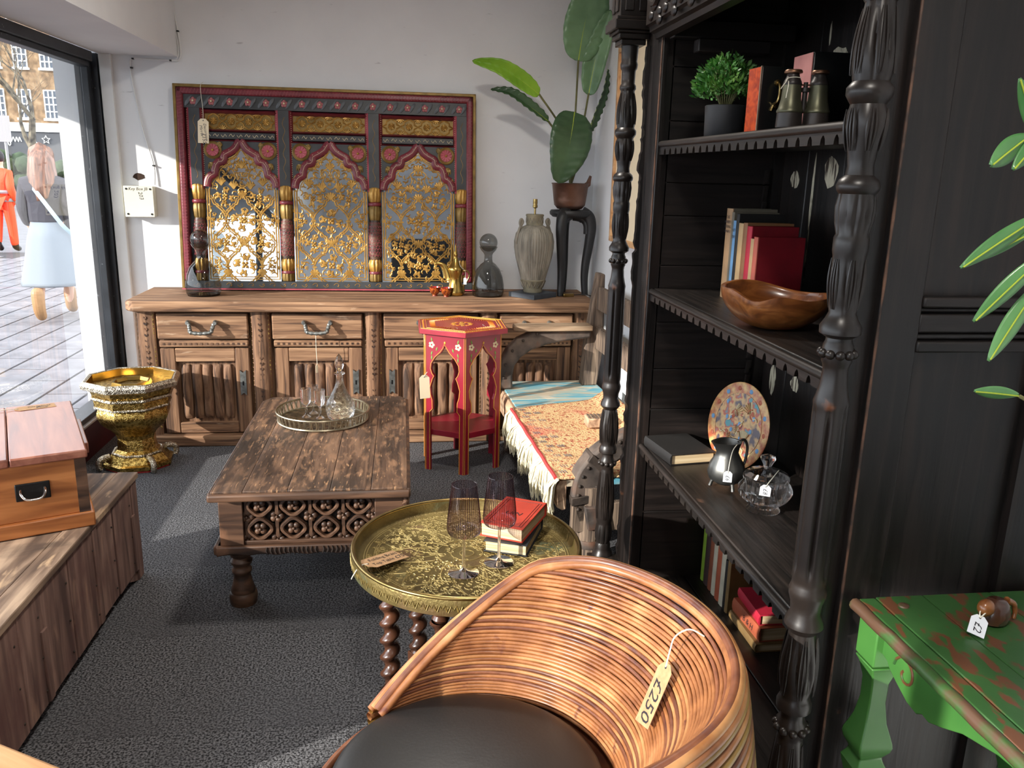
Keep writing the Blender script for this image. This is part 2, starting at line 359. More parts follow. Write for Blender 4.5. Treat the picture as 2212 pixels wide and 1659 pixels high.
def Rx(a): return Matrix.Rotation(a, 4, 'X')
def Ry(a): return Matrix.Rotation(a, 4, 'Y')
def Tr(x, y, z): return Matrix.Translation((x, y, z))
def basis(o, xa, ya):   # frame at point o whose X and Y axes run along xa, ya
    x = Vector(xa).normalized(); y = Vector(ya); y = (y-x*y.dot(x)).normalized(); z = x.cross(y)
    return Matrix(((x.x, y.x, z.x, o[0]), (x.y, y.y, z.y, o[1]), (x.z, y.z, z.z, o[2]), (0, 0, 0, 1)))
def lerp(a, b, t): return a+(b-a)*t
def smoothpts(P, k=6):      # Catmull-Rom through points
    P = [Vector(p) for p in P]; out = []
    for i in range(len(P)-1):
        p0 = P[max(i-1, 0)]; p1 = P[i]; p2 = P[i+1]; p3 = P[min(i+2, len(P)-1)]
        for j in range(k):
            t = j/k; out.append(.5*((2*p1)+(p2-p0)*t+(2*p0-5*p1+4*p2-p3)*t*t+(3*p1-p0-3*p2+p3)*t**3))
    out.append(P[-1]); return out
# lettering: every string becomes a thin mesh
TXT = {}
def prep_text(strings):
    os_ = []
    for s in strings:
        c = bpy.data.curves.new('t', 'FONT'); c.body = s; c.size = 1; c.resolution_u = 2; c.align_x = 'CENTER'; c.align_y = 'CENTER'; c.shear = .2
        o = bpy.data.objects.new('t', c); COL.objects.link(o); os_.append((s, o))
    dg = bpy.context.evaluated_depsgraph_get()
    for s, o in os_: TXT[s] = bpy.data.meshes.new_from_object(o.evaluated_get(dg))
    for s, o in os_:
        c = o.data; bpy.data.objects.remove(o); bpy.data.curves.remove(c)
def text(s, size, M, par, mat='ink', sx=1.):
    me = TXT[s].copy(); me.name = 'lettering'
    o = obj('lettering', me, mat, par); o.matrix_basis = M @ Matrix.Diagonal((size*sx, size, size, 1)); return o
prep_text(['Decorative', 'Mirror', '\u00a3155', 'Folding Brass', 'Top Table', '\u00a375', '\u00a3250', '\u00a36', '\u00a38', '\u00a32', '\u00a33', 'Key Box JB', '203',
           'Original', 'Pine', 'THE', 'HERBERT', 'STRANG', 'OMNIBUS', 'NT', 'OW', 'UIN', 'B & H'])
# ================================================================ the room
XW, XG, YB, XR = -1.74, -1.79, 5.37, 1.22
fl = struct(bx(-1.9, 1.42, -3.5, YB+.1, -.12, -.007).build('floor', 'joint', smooth=0))
tw, tl = 3.14/6, 6.4/12
tile = bx(-tw/2+.0005, tw/2-.0005, -tl/2+.0005, tl/2-.0005, -.007, 0).mesh('carpet_tile', 0)
for i in range(6):
    for j in range(12):
        o = obj('carpet_tile', tile, 'carpet', fl); o.location = (XW+tw*(i+.5), -1.03+tl*(j+.5), 0)
struct(bx(-2.0, 1.42, YB, YB+.12, -.1, 3.0).build('wall_back', 'plaster_scuffed', smooth=0))
struct(bx(XR, XR+.12, 2.95, YB, -.1, 3.0).box(1.36, 1.48, -3.5, 2.95, -.1, 3.0).box(XR+.12, 1.48, 2.95, 3.05, -.1, 3).build('wall_right', 'plaster', smooth=0))
struct(bx(-1.9, 1.48, -3.5, YB+.1, 2.9, 3.0).build('ceiling', 'plaster', smooth=0))
sf = struct(bx(-1.74, -1.30, -3.5, YB, 2.21, 2.9).build('trim_1', 'plaster', smooth=0))
struct(bx(-1.735, -1.668, 5.335, YB, .0, 2.21).build('trim_2', 'white_trim', smooth=0, bev=.004))
# low wall under the window and its white capping
lw = struct(bx(XW-.12, XW, -3.5, 5.30, -.1, .19).build("wall_left", "dark_red_paint", smooth=0))
bx(XW-.13, XW+.015, -3.5, 5.30, .19, .205).build('sill', 'white_trim', lw, bev=.004)
# shop window
wn = bpy.data.objects.new('window_1', None); COL.objects.link(wn); struct(wn)
bx(-1.87, -1.742, 5.33, 5.368, .205, 2.21).build('frame', 'window_metal', wn, bev=.003)
bx(-1.812, -1.775, 5.262, 5.33, .205, 2.18).build('frame', 'window_metal', wn, bev=.003)
bx(-1.85, -1.742, -3.5, 5.262, 2.155, 2.21).build('frame', 'window_metal', wn, bev=.003)
bx(-1.82, -1.762, -3.5, 5.262, 2.125, 2.155).build('frame', 'window_metal', wn, bev=.003)
bx(-1.85, -1.742, -3.5, 5.262, .205, .235).build('frame', 'window_metal', wn, bev=.003)
bx(-1.83, -1.75, -.32, -.26, .235, 2.125).build('mullion', 'window_metal', wn, bev=.003)
B().add([(XG, -.26, .235), (XG, 5.262, .235), (XG, 5.262, 2.125), (XG, -.26, 2.125)], [(0, 1, 2, 3)]).build('pane', 'window_glass', wn, smooth=0)
B().add([(XG, -3.5, .235), (XG, -.32, .235), (XG, -.32, 2.125), (XG, -3.5, 2.125)], [(0, 1, 2, 3)]).build('pane', 'window_glass', wn, smooth=0)
# front wall behind the viewer with a dark door
struct(bx(-1.75, -.2, -3.6, -3.5, 0, 2.9).box(.8, 1.36, -3.6, -3.5, 0, 2.9).box(-.2, .8, -3.6, -3.5, 2.15, 2.9).build('wall_front', 'plaster', smooth=0))
dr = bpy.data.objects.new('door_1', None); COL.objects.link(dr); struct(dr)
for a_ in ((-.2, -.12, 0, 2.15), (.72, .8, 0, 2.15), (-.12, .72, 2.07, 2.15), (-.12, .72, 0, .12)): bx(a_[0], a_[1], -3.57, -3.53, a_[2], a_[3]).build('frame', 'window_metal', dr)
bx(-.12, .72, -3.56, -3.54, .12, 2.07).build('leaf_panel', 'dark_oak', dr)
# two ceiling lights added out of view to fill the room
for i, (x, y) in enumerate(((.1, .2), (.1, 3.0))):
    t = thing('ceiling_fill', ('added round fill light on the ceiling above the viewer', 'added round fill light on the ceiling above the brass tray table')[i], 'lamp', (x, y, 2.9))
    B().lathe([(.16, 0), (.165, -.03), (.15, -.045)], 28).build('housing', 'white_trim', t)
    l = bpy.data.lights.new('fill_light', 'AREA'); l.shape = 'DISK'; l.size = .28; l.energy = 24; l.color = (1, .93, .84)
    lo = bpy.data.objects.new('fill_light', l); COL.objects.link(lo); lo.parent = t; lo.location = (0, 0, -.055)
# recessed downlight, seen at a slant in the soffit
t = thing('downlight', 'oval recessed downlight in the white soffit above the window', 'light', (-1.5, 3.62, 2.21))
B().lathe([(.075, -.001), (.092, -.006), (.10, -.003), (.10, 0)], 32, cap=False).build('ring', 'white_trim', t)
B().lathe([(.0, -.002), (.078, -.002)], 32, cap=False).build('lens', 'lamp_off', t)
# key box on the wall
t = thing('key_box', 'cream plastic key box screwed to the white wall beside the window', 'box', (-1.565, 5.37, 1.29))
bx(-.082, .082, -.065, 0, 0, .178).build('body', 'pvc_cream', t, bev=.004)
bx(-.085, .085, -.075, -.062, -.002, .18).build('lid', 'pvc_cream', t, bev=.003)
for x in (-.068, .068):
    for z in (.016, .163): B().lathe([(.006, 0), (.006, .003)], 10).xf(Tr(x, -.0745, z) @ Rx(PI/2)).build('screw', 'black_metal', t)
F = Matrix(((1, 0, 0, 0), (0, 0, -1, 0), (0, 1, 0, 0), (0, 0, 0, 1)))
text('Key Box JB', .024, Tr(-.002, -.0756, .163) @ F, t)
text('203', .032, Tr(.012, -.0756, .125) @ F @ Rz(R(-80)), t)
# chipped hole above the box
B().prism([(.024*(1+.5*rnd.random())*cos(a)*(1.2), .016*(1+.5*rnd.random())*sin(a)) for a in [TAU*k/11 for k in range(11)]], -.0025, 0).build('chipped_hole', 'hole_dark')
o = COL.objects['chipped_hole']; o.location = (-1.578, YB, 1.525); tag(o, 'chipped brown hole in the wall plaster above the key box', 'hole')
# cables
t = thing('wall_cable', 'thin white cable running down the wall from the soffit to the key box', 'cable', (-1.3, YB-.012, 2.21))
P = smoothpts([(-.185, -.002, -.735), (-.183, .004, -.62), (-.225, .0, -.42), (-.26, .003, -.18), (-.268, 0, -.06), (-.25, 0, -.02), (-.13, .004, -.022), (-.03, 0, -.022), (.004, 0, -.02), (.02, 0, .03), (.012, 0, .14), (-.01, .004, .35), (-.015, 0, .68)], 5)
B().tube(P, .0042, 6).build('cable', 'cable_white', t)
B().tube([p+Vector((-.013, .002, .004 if p.z > -.1 else 0)) for p in P[26:]], .003, 6).build('cable', 'cable_white', t)
for x, z in ((-.183, -.62), (-.262, -.07), (-.25, -.02), (-.04, -.022), (.012, .14)): bx(x-.006, x+.006, -.008, .01, z-.004, z+.004).build('cable_clip', 'cable_dark', t)
# pale picture frame seen edge on, on the right wall
t = thing('picture', 'edge of a pale wooden picture frame on the right wall behind the bookcase', 'picture', (XR, 4.42, 1.23))
bx(-.035, 0, -.33, .33, 0, .03).box(-.035, 0, -.33, .33, 1.02, 1.05).box(-.035, 0, -.33, -.3, .03, 1.02).box(-.035, 0, .3, .33, .03, 1.02).build('frame', 'pale_wood', t, bev=.003)
bx(-.02, -.001, -.3, .3, .03, 1.02).build('mount', 'cream_card', t)

# ================================================================ the street
struct(bx(-60, -1.88, -30, 75, -.2, -.012).build('ground', 'asphalt', smooth=0))
pv = struct(bx(-7.3, -1.88, 3.2, 16, -.012, -.008).build('pavement', 'joint', smooth=0))
pm = bx(-.131, .131, -.38, .38, -.008, 0).mesh('paver', 0)
for i in range(18):
    for j in range(15):
        o = obj('paver', pm, 'paving', pv); o.location = (-2.1-.285*i, 3.7+.775*j+(.38 if i % 2 else 0), 0)
# unseen sloping sheet added above the window to block the higher sun
t = thing('sun_blocker', 'unseen grey sheet added outside over the shop window to block the sun', 'sun_blocker', (-1.9, 0, 2.5))
bx(-.02, .0, -3.4, 5.2, -.06, .16).build('blocker_back', 'window_metal', t)
B().add([(-.02, -3.4, .1), (-.02, 5.2, .1), (-1.1, 5.2, -.12), (-1.1, -3.4, -.12)], [(0, 1, 2, 3)]).build('blocker_sheet', 'blocker_grey', t, sol=.006)
bx(-1.11, -1.09, -3.4, 5.2, -.27, -.1).build('blocker_lip', 'blocker_grey', t)
# far terrace across the street, facing the shop
YF = 60
t = thing('brick_building', 'tan brick terrace with sash windows above a dark shop front', 'building', (-28, YF, 0))
bx(-24, 6.9, 0, 5, 4.0, 16).build('wall', 'brick_tan', t)
bx(-24, 7.0, -.25, 5, 3.45, 4.0).build('fascia', 'facade_white', t)
bx(-24, 6.95, -.1, 5, 0, 3.45).build('shop_front', 'shop_dark', t)
def sash(root, x0, x1, z0, z1, y):
    w = bx(x0, x1, y-.02, y+.1, z0, z1).build('window', 'pane_dark', root)
    f = B()
    for k in range(4): xx = lerp(x0, x1, k/3); f.box(xx-.035, xx+.035, y-.06, y-.02, z0, z1)
    for k in range(5): zz = lerp(z0, z1, k/4); f.box(x0, x1, y-.055, y-.02, zz-.035, zz+.035)
    f.build('glazing_bar', 'facade_white', w)
    bx(x0-.12, x1+.12, y-.18, y, z0-.14, z0).build('sill', 'facade_white', w)
for k in range(9):
    for z0, z1 in ((4.3, 6.05), (7.4, 9.0), (10.4, 11.8)): sash(t, 4.95-1.62*k, 5.75-1.62*k, z0, z1, 0)
pl = B()
for k in range(5): z = 2.72; pl.add([], [])
st = [(7.15-28+28+cos(PI/2+k*TAU/10)*(.27 if k % 2 == 0 else .12), -.16, 2.96+sin(PI/2+k*TAU/10)*(.27 if k % 2 == 0 else .12)) for k in range(10)]
st = [(x-2.32, y, z) for x, y, z in st]
B().tube(st, .03, 6, closed=True).build('sign_star', 'facade_white', t)
B().tube([(x, -.16, z) for x, _, z in smoothpts([(4.30, 0, 2.72), (4.02, 0, 2.9), (3.86, 0, 3.1), (4.02, 0, 3.14), (4.06, 0, 2.98), (3.82, 0, 2.76), (4.0, 0, 2.66), (4.2, 0, 2.8), (3.8, 0, 3.0)], 5)], .03, 6).build('sign_ampersand', 'facade_white', t)
B().tube([(x, -.16, z) for x, _, z in smoothpts([(3.3, 0, 2.8), (3.2, 0, 3.08), (3.12, 0, 2.8), (3.02, 0, 3.08), (2.92, 0, 2.8), (2.82, 0, 3.08), (2.7, 0, 2.82), (2.6, 0, 3.06), (2.62, 0, 2.62), (2.5, 0, 2.6), (2.4, 0, 3.06), (2.25, 0, 2.82), (2.1, 0, 3.05), (1.95, 0, 2.8), (1.8, 0, 3.05)], 5)], .03, 6).build('sign_script', 'facade_white', t)
B().tube([(6.72, -.14, 4.0), (6.72, -.14, 15)], .07, 8).build('drainpipe', 'facade_white', t)
t = thing('red_brick_building', 'red brick house end at the right of the tan terrace', 'building', (-18, YF-.6, 0))
bx(-3.0, 5, 0, 6, 0, 16).build('wall', 'brick_red', t)
for k in range(3): bx(-2.6+1.5*k, -1.8+1.5*k, -.05, .1, 3.6, 5).build('window', 'pane_dark', t)
hb = B()
for k in range(60): hb.ball((-4+8*rnd.random(), rnd.random()*1.1, .4+1.5*rnd.random()), .45, 7, 4)
o = hb.build('hedge', 'hedge'); o.location = (-18.5, 45, 0); tag(o, 'dark clipped hedge across the street', 'hedge'); o['kind'] = 'stuff'
# bare street tree
t = thing('street_tree', 'bare branching street tree seen through the shop window', 'tree', (-12.45, 30, 0))
tk = B(); br = B()
def grow(p, d, L, r, lv):
    q = p; pts = [p]; rr = [r]
    for k in range(3):
        d = (d+Vector((rnd.uniform(-.22, .22), rnd.uniform(-.22, .22), rnd.uniform(-.06, .14)))).normalized(); q = q+d*L/3; pts.append(q); rr.append(r*(1-.16*(k+1)))
    (tk if lv < 2 else br).tube(pts, rr, 6 if lv < 2 else 4, cap=False)
    if lv >= 7: return
    for k in range(4 if lv == 0 else 3 if lv < 6 else 2):
        a = rnd.uniform(0, TAU); s = rnd.uniform(.45, .95)
        nd = (d+Vector((cos(a)*s, sin(a)*s, rnd.uniform(-.2, .35)))).normalized()
        grow(pts[-1] if k else pts[2], nd, L*(rnd.uniform(.42, .5) if lv == 0 else rnd.uniform(.68, .92)), rr[-1]*(.76 if k else .86), lv+1)
grow(Vector((0, 0, 0)), Vector((.02, 0, 1)), 3.0, .18, 0)
tk.build('trunk', 'bark', t); o = br.build('branch', 'bark', t, fix=False); o['kind'] = 'stuff'
t = thing('street_pole', 'thin grey street sign post on the far pavement', 'post', (-13.3, 31, 0))
B().tube([(0, 0, 0), (0, 0, 3.1)], .05, 8).build('post', 'reflective', t); bx(-.22, .22, -.06, -.04, 2.2, 3.05).build('sign_plate', 'reflective', t)
# people
def skinned(name, V, E, Rr, mat, par, sub=2):
    me = bpy.data.meshes.new(name); me.from_pydata([Vector(v) for v in V], E, []); me.shade_smooth()
    o = obj(name, me, mat, par); o.modifiers.new('skin', 'SKIN')
    sv = me.skin_vertices[0].data
    for i, r in enumerate(Rr):
        sv[i].radius = r if isinstance(r, tuple) else (r, r); sv[i].use_root = (i == 0)
    m = o.modifiers.new('sub', 'SUBSURF'); m.levels = sub; m.render_levels = sub; return o
def figure(t, stride, top, topm, legm, shoem, hair, hairm, scale=1.0):
    # pelvis root, spine, head, arms, legs; walking away along +Y of the thing
    V = [(0, 0, .95), (0, 0, 1.15), (0, .02, 1.36), (0, .03, 1.47), (0, .04, 1.56), (0, .04, 1.66),
         (.17, .02, 1.38), (.22, -.06, 1.13), (.22, .06, .90), (.22, .10, .81), (-.17, .02, 1.38), (-.22, .06, 1.13), (-.20, .22, .95), (-.19, .27, .88),
         (.09, 0, .9), (.10, stride*.45, .50), (.10, stride*.7, .09), (.10, stride*.7+.13, .04), (-.09, 0, .9), (-.10, -stride*.35, .5), (-.10, -stride*1.05, .14), (-.10, -stride*1.0+.10, .04)]
    E = [(0, 1), (1, 2), (2, 3), (3, 4), (4, 5), (2, 6), (6, 7), (7, 8), (8, 9), (2, 10), (10, 11), (11, 12), (12, 13), (0, 14), (14, 15), (15, 16), (16, 17), (0, 18), (18, 19), (19, 20), (20, 21)]
    Rr = [(.16, .12), (.14, .10), (.15, .10), .055, .085, .075, .055, .045, .036, .03, .055, .045, .036, .03, .085, .06, .045, .04, .085, .06, .045, .04]
    skinned('body', V, E, Rr, 'skin', t)
    up = [0, 1, 2, 3, 6, 7, 8, 10, 11, 12]; mp = {k: i for i, k in enumerate(up)}
    skinned('jacket', [V[k] if k != 0 else (0, 0, .86) for k in up], [(mp[a], mp[b]) for a, b in E if a in mp and b in mp], [(Rr[k][0]+.035, Rr[k][1]+.035) if isinstance(Rr[k], tuple) else Rr[k]+.024 for k in up], topm, t)
    lo = [0, 14, 15, 16, 18, 19, 20]; mp = {k: i for i, k in enumerate(lo)}
    if legm != 'skirt_grey':
        skinned('trousers', [V[k] for k in lo], [(mp[a], mp[b]) for a, b in E if a in mp and b in mp], [(.18, .14), .11, .085, .07, .11, .085, .07], legm, t)
    else:
        B().lathe([(.15, 1.0), (.2, .85), (.25, .6), (.30, .40), (.31, .36)], 20, cap=False, mod=lambda r, z, a: r*(1+.05*sin(7*a))*(1 if abs(cos(a)) < .3 else 1)).build('skirt', legm, t, sol=.006)
    for k in (16, 20):
        f = B(); p = Vector(V[k]); q = Vector(V[k+1])
        skinned('boot', [p+Vector((0, 0, .24)), p, q], [(0, 1), (1, 2)], [.07, .062, .05], shoem, t)
    hair(t, hairm)
def long_hair(t, m):
    b = B()
    def fn(u, v):
        a = PI*(.12+.0)+TAU*u; r = .088+.018*sin(v*PI)+.006*sin(9*a)+.012*v; z = 1.76-.55*v*(1.0 if sin(a) < .35 else .28)
        k = min(1, v*5); return (r*cos(a)*k*(1+.2*v), .02+(r*sin(a)*k)*.95-.03*v, z-(1-k)*-.02)
    b.grid(fn, 32, 12, True); b.build('hair', m, t, sol=.012)
def short_hair(t, m): B().ball((0, .03, 1.66), (.105, .115, .12), 14, 8).build('hair', m, t)
t = thing('person', 'person with long brown hair, dark jacket and grey skirt walking past the window', 'person', (-3.62, 9.15, 0), R(12))
figure(t, .34, None, 'coat_dark', 'skirt_grey', 'boot_tan', long_hair, 'hair_brown')
B().tube(smoothpts([(-.14, -.02, 1.42), (.02, -.16, 1.2), (.16, -.18, .98), (.24, -.1, .86), (.27, -.06, .72)], 5), .022, 6, flat=.35).build('bag_strap', 'strap_blue', t)
t = thing('person', 'person in orange high visibility jacket and trousers standing across the pavement', 'person', (-7.05, 16, 0), R(-10))
figure(t, .1, None, 'hivis', 'hivis', 'black_metal', short_hair, 'hair_dark')
for z in (1.06, .92): B().lathe([(.205, -.03), (.205, .03)], 20, (0, 0, z), mod=lambda r, z, a: r*(1-.2*abs(sin(a))), cap=False).build('stripe', 'reflective', t, sol=.004)
# ================================================================ sideboard
t = thing('sideboard', 'long reclaimed wooden sideboard with four drawers and four carved doors', 'sideboard', (-.2, 4.76, 0))
ox = .2
X0, X1 = -1.545+ox, 1.148+ox
def slab(x0, x1, y0, y1, z0, z1, c=.05):
    return B().prism([(x0+c, y0), (x1-c*.4, y0), (x1, y0+c*.5), (x1, y1), (x0, y1), (x0, y0+c)], z0, z1, 'xy')
slab(X0, X1, 0, .60, .80, .86).build('top', 'sideboard_wood', t, bev=.012, seg=3)
bx(X0+.05, X1-.05, .10, .58, .07, .80).build('carcass', 'sideboard_upright', t)
bx(X0+.06, X1-.06, .025, .58, .0, .065).build('plinth', 'sideboard_wood', t, bev=.008)
px_ = [(-1.50, -1.40), (-.875, -.765), (-.228, -.13), (.45, .555), (1.02, 1.11)]
for k, (a, b) in enumerate(px_):
    a += ox; b += ox; m = (a+b)/2; w = (b-a)/2
    p = B().grid(lambda u, v: (m+w*cos(PI*(1-u)), .075-.035*sin(PI*u)*(1 if 0 < k < 4 else .35)+.003*sin(v*23+k), .065+.735*v), 10, 12).build('post', 'sideboard_upright', t)
    yq = lambda x: .0735-.035*sin(PI*math.acos(max(-1, min(1, (m-x)/w)))/PI)*(1 if 0 < k < 4 else .35)
    d = B()
    for j in range(26):
        z = .10+j*.0265
        for s in (-1, 1): d.prism([(m+s*w*.86-.006, z), (m+s*w*.86+.004*s, z+.011), (m+s*w*.86-.004, z+.022)], yq(m+s*w*.86), .07)
    d.build('inlay_edge', 'gold_dull', p)['kind'] = 'stuff'
    d = B()
    for j in range(20):
        z = .12+j*.033; y = .037 if 0 < k < 4 else .058
        for s in (-1, 1): d.prism([(m, z), (m+s*.010, z+.010), (m+s*.008, z+.018), (m, z+.010)], y+.002, y+.01)
    d.build('inlay_leaf', 'coffee_dark', p)['kind'] = 'stuff'
bays = [(px_[k][1]+ox+.012, px_[k+1][0]+ox-.012) for k in range(4)]
for k, (a, b) in enumerate(bays):
    m = (a+b)/2
    d = bx(a, b, .055-.006*(k % 2), .12, .635, .785).build('drawer', 'sideboard_wood', t, bev=.008)
    g = B()
    for s in (-1, 1):
        g.lathe([(.013, 0), (.015, .01), (.013, .016), (.010, .032)], 10, (0, 0, 0)); g.xf(Tr(m+s*.075, .05, .735) @ Rx(PI/2), len(g.v)-40)
    P = smoothpts([(m-.068, .03, .728), (m-.06, .01, .70), (m-.052, 0, .685), (m, -.004, .68), (m+.052, 0, .685), (m+.06, .01, .70), (m+.068, .03, .728)], 6)
    g.tube(P, [.011+.002*sin(i*2.2) for i in range(len(P))], 8)
    g.build('handle', 'pull_iron', d)
    r = bx(a+.004, b-.004, .06, .12, .588, .628).build('rail', 'sideboard_wood', t, bev=.008)
    g = B()
    n = 16
    for j in range(n):
        x = lerp(a+.03, b-.03, j/(n-1)); g.box(x-.006, x+.006, .058, .063, .602, .614)
    g.build('inlay_dot', 'coffee_dark', r)['kind'] = 'stuff'
    D = bx(a+.08, b-.08, .098, .12, .135, .50).build('door', 'sideboard_upright', t)
    for x0 in (a+.004, b-.085): bx(x0, x0+.081, .07, .12, .07, .58).build('door_stile', 'sideboard_upright', D, bev=.006)
    bx(a+.085, b-.085, .072, .12, .50, .58).build('door_rail', 'sideboard_wood', D, bev=.005)
    bx(a+.085, b-.085, .072, .12, .07, .135).build('door_rail', 'sideboard_wood', D, bev=.005)
    n = 5 if k < 3 else 4; w = (b-a-.21)/n
    for j in range(n):
        x0 = a+.105+j*w; xm = x0+w/2; sd = rnd.uniform(0, 6)
        B().grid(lambda u, v: (xm+w*.47*cos(PI*(1-u))*(.86+.14*min(1, 7*v, 7*(1-v))), .099-.026*sin(PI*u)**.6*min(1, .35+8*v, .35+8*(1-v))+.006*sin(PI*u)*sin(v*9+sd+3*u), .155+.325*v), 8, 14).build('slat', 'sideboard_slat', D)
    lx = b-.045 if k in (0, 1, 3) else a+.045
    if k != 3:
        lp = B().prism([(lx-.017, .30), (lx, .315), (lx+.017, .30), (lx+.017, .45), (lx, .435), (lx-.017, .45)], .062, .072).build('lock_plate', 'pull_iron', D)
        bx(lx-.004, lx+.004, .0605, .064, .36, .385).build('keyhole', 'black_metal', D)
ZS = .86
# swing tag hanging from the second drawer handle
t = thing('drawer_tag', 'thin yellowed tag hanging by a string from the second drawer handle', 'tag', (-.502, 4.752, .50))
B().tube([(0, 0, .175), (.0, -.004, .09), (.002, 0, .0)], .0016, 5).build('string', 'string', t)
B().prism([(-.006, -.05), (.006, -.05), (.006, -.01), (0, 0), (-.006, -.01)], -.001, .001).xf(Rz(.5)).build('card', 'cream_card', t)
# smoked glass decanters
def decanter(loc, label):
    t = thing('smoked_decanter', label, 'decanter', loc, 0, 'smoked glass decanters on the sideboard')
    B().lathe([(0, .004), (.085, .004), (.096, .012), (.099, .03), (.097, .07), (.088, .12), (.070, .165), (.045, .195), (.027, .208), (.024, .225), (.024, .25), (.030, .262), (.046, .28), (.056, .30)], 40, cap=False).build('bottle', 'smoke_glass', t, sol=0)
    B().lathe([(0, .0), (.09, .0), (.092, .012), (0, .02)], 40, cap=False).build('base', 'smoke_glass', t)
    B().ball((0, 0, .325), .055, 24, 14).build('stopper', 'smoke_glass', t)
    return t
d0 = decanter((-1.165, 5.02, ZS), 'smoked glass decanter with ball stopper at the left end of the sideboard')
dup(d0, (.515, 5.05, ZS), None, 'smoked glass decanter with ball stopper between the brass pot and the urn lamp')
# brass coffee pot
t = thing('coffee_pot', 'brass coffee pot with a long beak spout on the sideboard', 'coffee pot', (.316, 5.06, ZS))
B().lathe([(0, 0), (.046, 0), (.052, .012), (.050, .03), (.04, .065), (.034, .095), (.037, .12), (.044, .14), (.045, .155)], 28).build('body', 'brass', t)
B().lathe([(.047, .155), (.048, .163), (.040, .175), (.024, .20), (.013, .225), (.009, .24), (.013, .247), (.009, .256), (.011, .264), (.006, .272), (.004, .30), (0, .315)], 24).build('lid', 'brass', t)
P = smoothpts([(-.036, -.0, .10), (-.052, 0, .15), (-.075, 0, .185), (-.11, 0, .195), (-.125, 0, .192)], 6)
B().tube(P, [lerp(.026, .006, (i/(len(P)-1))**.7) for i in range(len(P))], 10, flat=.75).build('spout', 'brass', t)
P = smoothpts([(.042, 0, .15), (.07, 0, .15), (.085, 0, .125), (.07, 0, .085), (.05, 0, .06), (.052, 0, .03), (.05, 0, .015)], 6)
B().tube(P, .006, 8).build('handle', 'brass_worn', t)
t = thing('pot_tag', 'small white swing tag on the handle of the brass coffee pot', 'tag', (.371, 5.03, ZS+.095))
B().tube(smoothpts([(-.035, 0, .12), (-.03, -.01, .09), (0, -.012, .06), (.002, -.012, .02)], 4), .0012, 5).build('string', 'string', t)
B().prism([(-.009, -.022), (.009, -.022), (.009, .015), (0, .02), (-.009, .015)], -.013, -.0115).build('card', 'white_card', t)
# cups
def cup(loc, label):
    t = thing('cup', label, 'cup', loc, 0, 'small lacquered cups')
    B().lathe([(0, 0), (.016, 0), (.015, .008), (.022, .014), (.030, .03), (.034, .055)], 20, cap=False).build('bowl', 'cup_glaze', t)
    B().lathe([(.0335, .055), (.028, .03), (.018, .016), (0, .014)], 20, cap=False).build('lining', 'cup_red', t)
    return t
c0 = cup((.188, 5.03, ZS), 'small red and gold lacquered cup, left of the pair by the coffee pot')
dup(c0, (.256, 5.0, ZS), None, 'small red and gold lacquered cup next to the coffee pot base')
# urn lamp
t = thing('urn_lamp', 'ribbed pale grey urn table lamp without a shade on a slate base', 'lamp', (.79, 5.02, ZS), R(14))
bx(-.105, .105, -.105, .105, 0, .03).build('plinth', 'slate', t, bev=.002)
t.rotation_euler.z = R(40)
B().lathe([(.055, .03), (.06, .04), (.058, .05), (.062, .06), (.075, .10), (.078, .105), (.074, .11)], 40, mod=None, cap=False).build('foot', 'urn_pattern', t)
B().lathe([(.074, .11), (.090, .17), (.108, .24), (.118, .30), (.119, .34), (.110, .385), (.090, .415), (.058, .432), (.05, .436)], 264, cap=False, mod=lambda r, z, a: r*(1+.028*abs(sin(22*a)))).build('body', 'urn_glaze', t)
B().lathe([(.05, .436), (.052, .445), (.050, .48), (.056, .495), (.052, .50), (0, .50)], 32, cap=False).build('neck', 'urn_pattern', t)
d = B()
for k in range(16):
    a = TAU*k/16; b_ = TAU*(k+.5)/16; c_ = TAU*(k+1)/16; r = lambda a, z, q: (q*cos(a), q*sin(a), z)
    d.tube([r(a, .062, .0645), r(b_, .10, .078), r(c_, .062, .0645)], .0022, 5); d.tube([r(a, .45, .053), r(b_, .48, .0525), r(c_, .45, .053)], .0016, 5)
d.build('zigzag', 'urn_glaze', t)
for s in (-1, 1):
    P = smoothpts([(s*.085, 0, .415), (s*.10, 0, .445), (s*.094, 0, .47), (s*.082, 0, .455), (s*.10, 0, .42), (s*.115, 0, .375), (s*.122, 0, .34), (s*.112, 0, .325)], 5)
    b = B().tube(P, .009, 8)
    b.xf(Rz(-R(40)+.35)); b.build('handle', 'urn_glaze', t)
B().lathe([(.006, .50), (.006, .535), (.014, .54), (.015, .55), (.012, .556), (.014, .565), (.013, .59), (0, .59)], 16, cap=False).build('bulb_holder', 'brass_worn', t)
t = thing('lamp_switch', 'small inline switch on the lamp flex behind the black stool', 'switch', (1.02, 5.02, ZS))
bx(-.04, .03, -.012, .012, 0, .022).xf(Rz(.2)).build('switch', 'brass_worn', t, bev=.004)
B().tube(smoothpts([(.03, 0, .012), (.08, .01, .014), (.12, -.01, .012), (.15, -.06, .008), (.19, -.2, .008)], 5), .003, 6).build('flex', 'cable_dark', t)
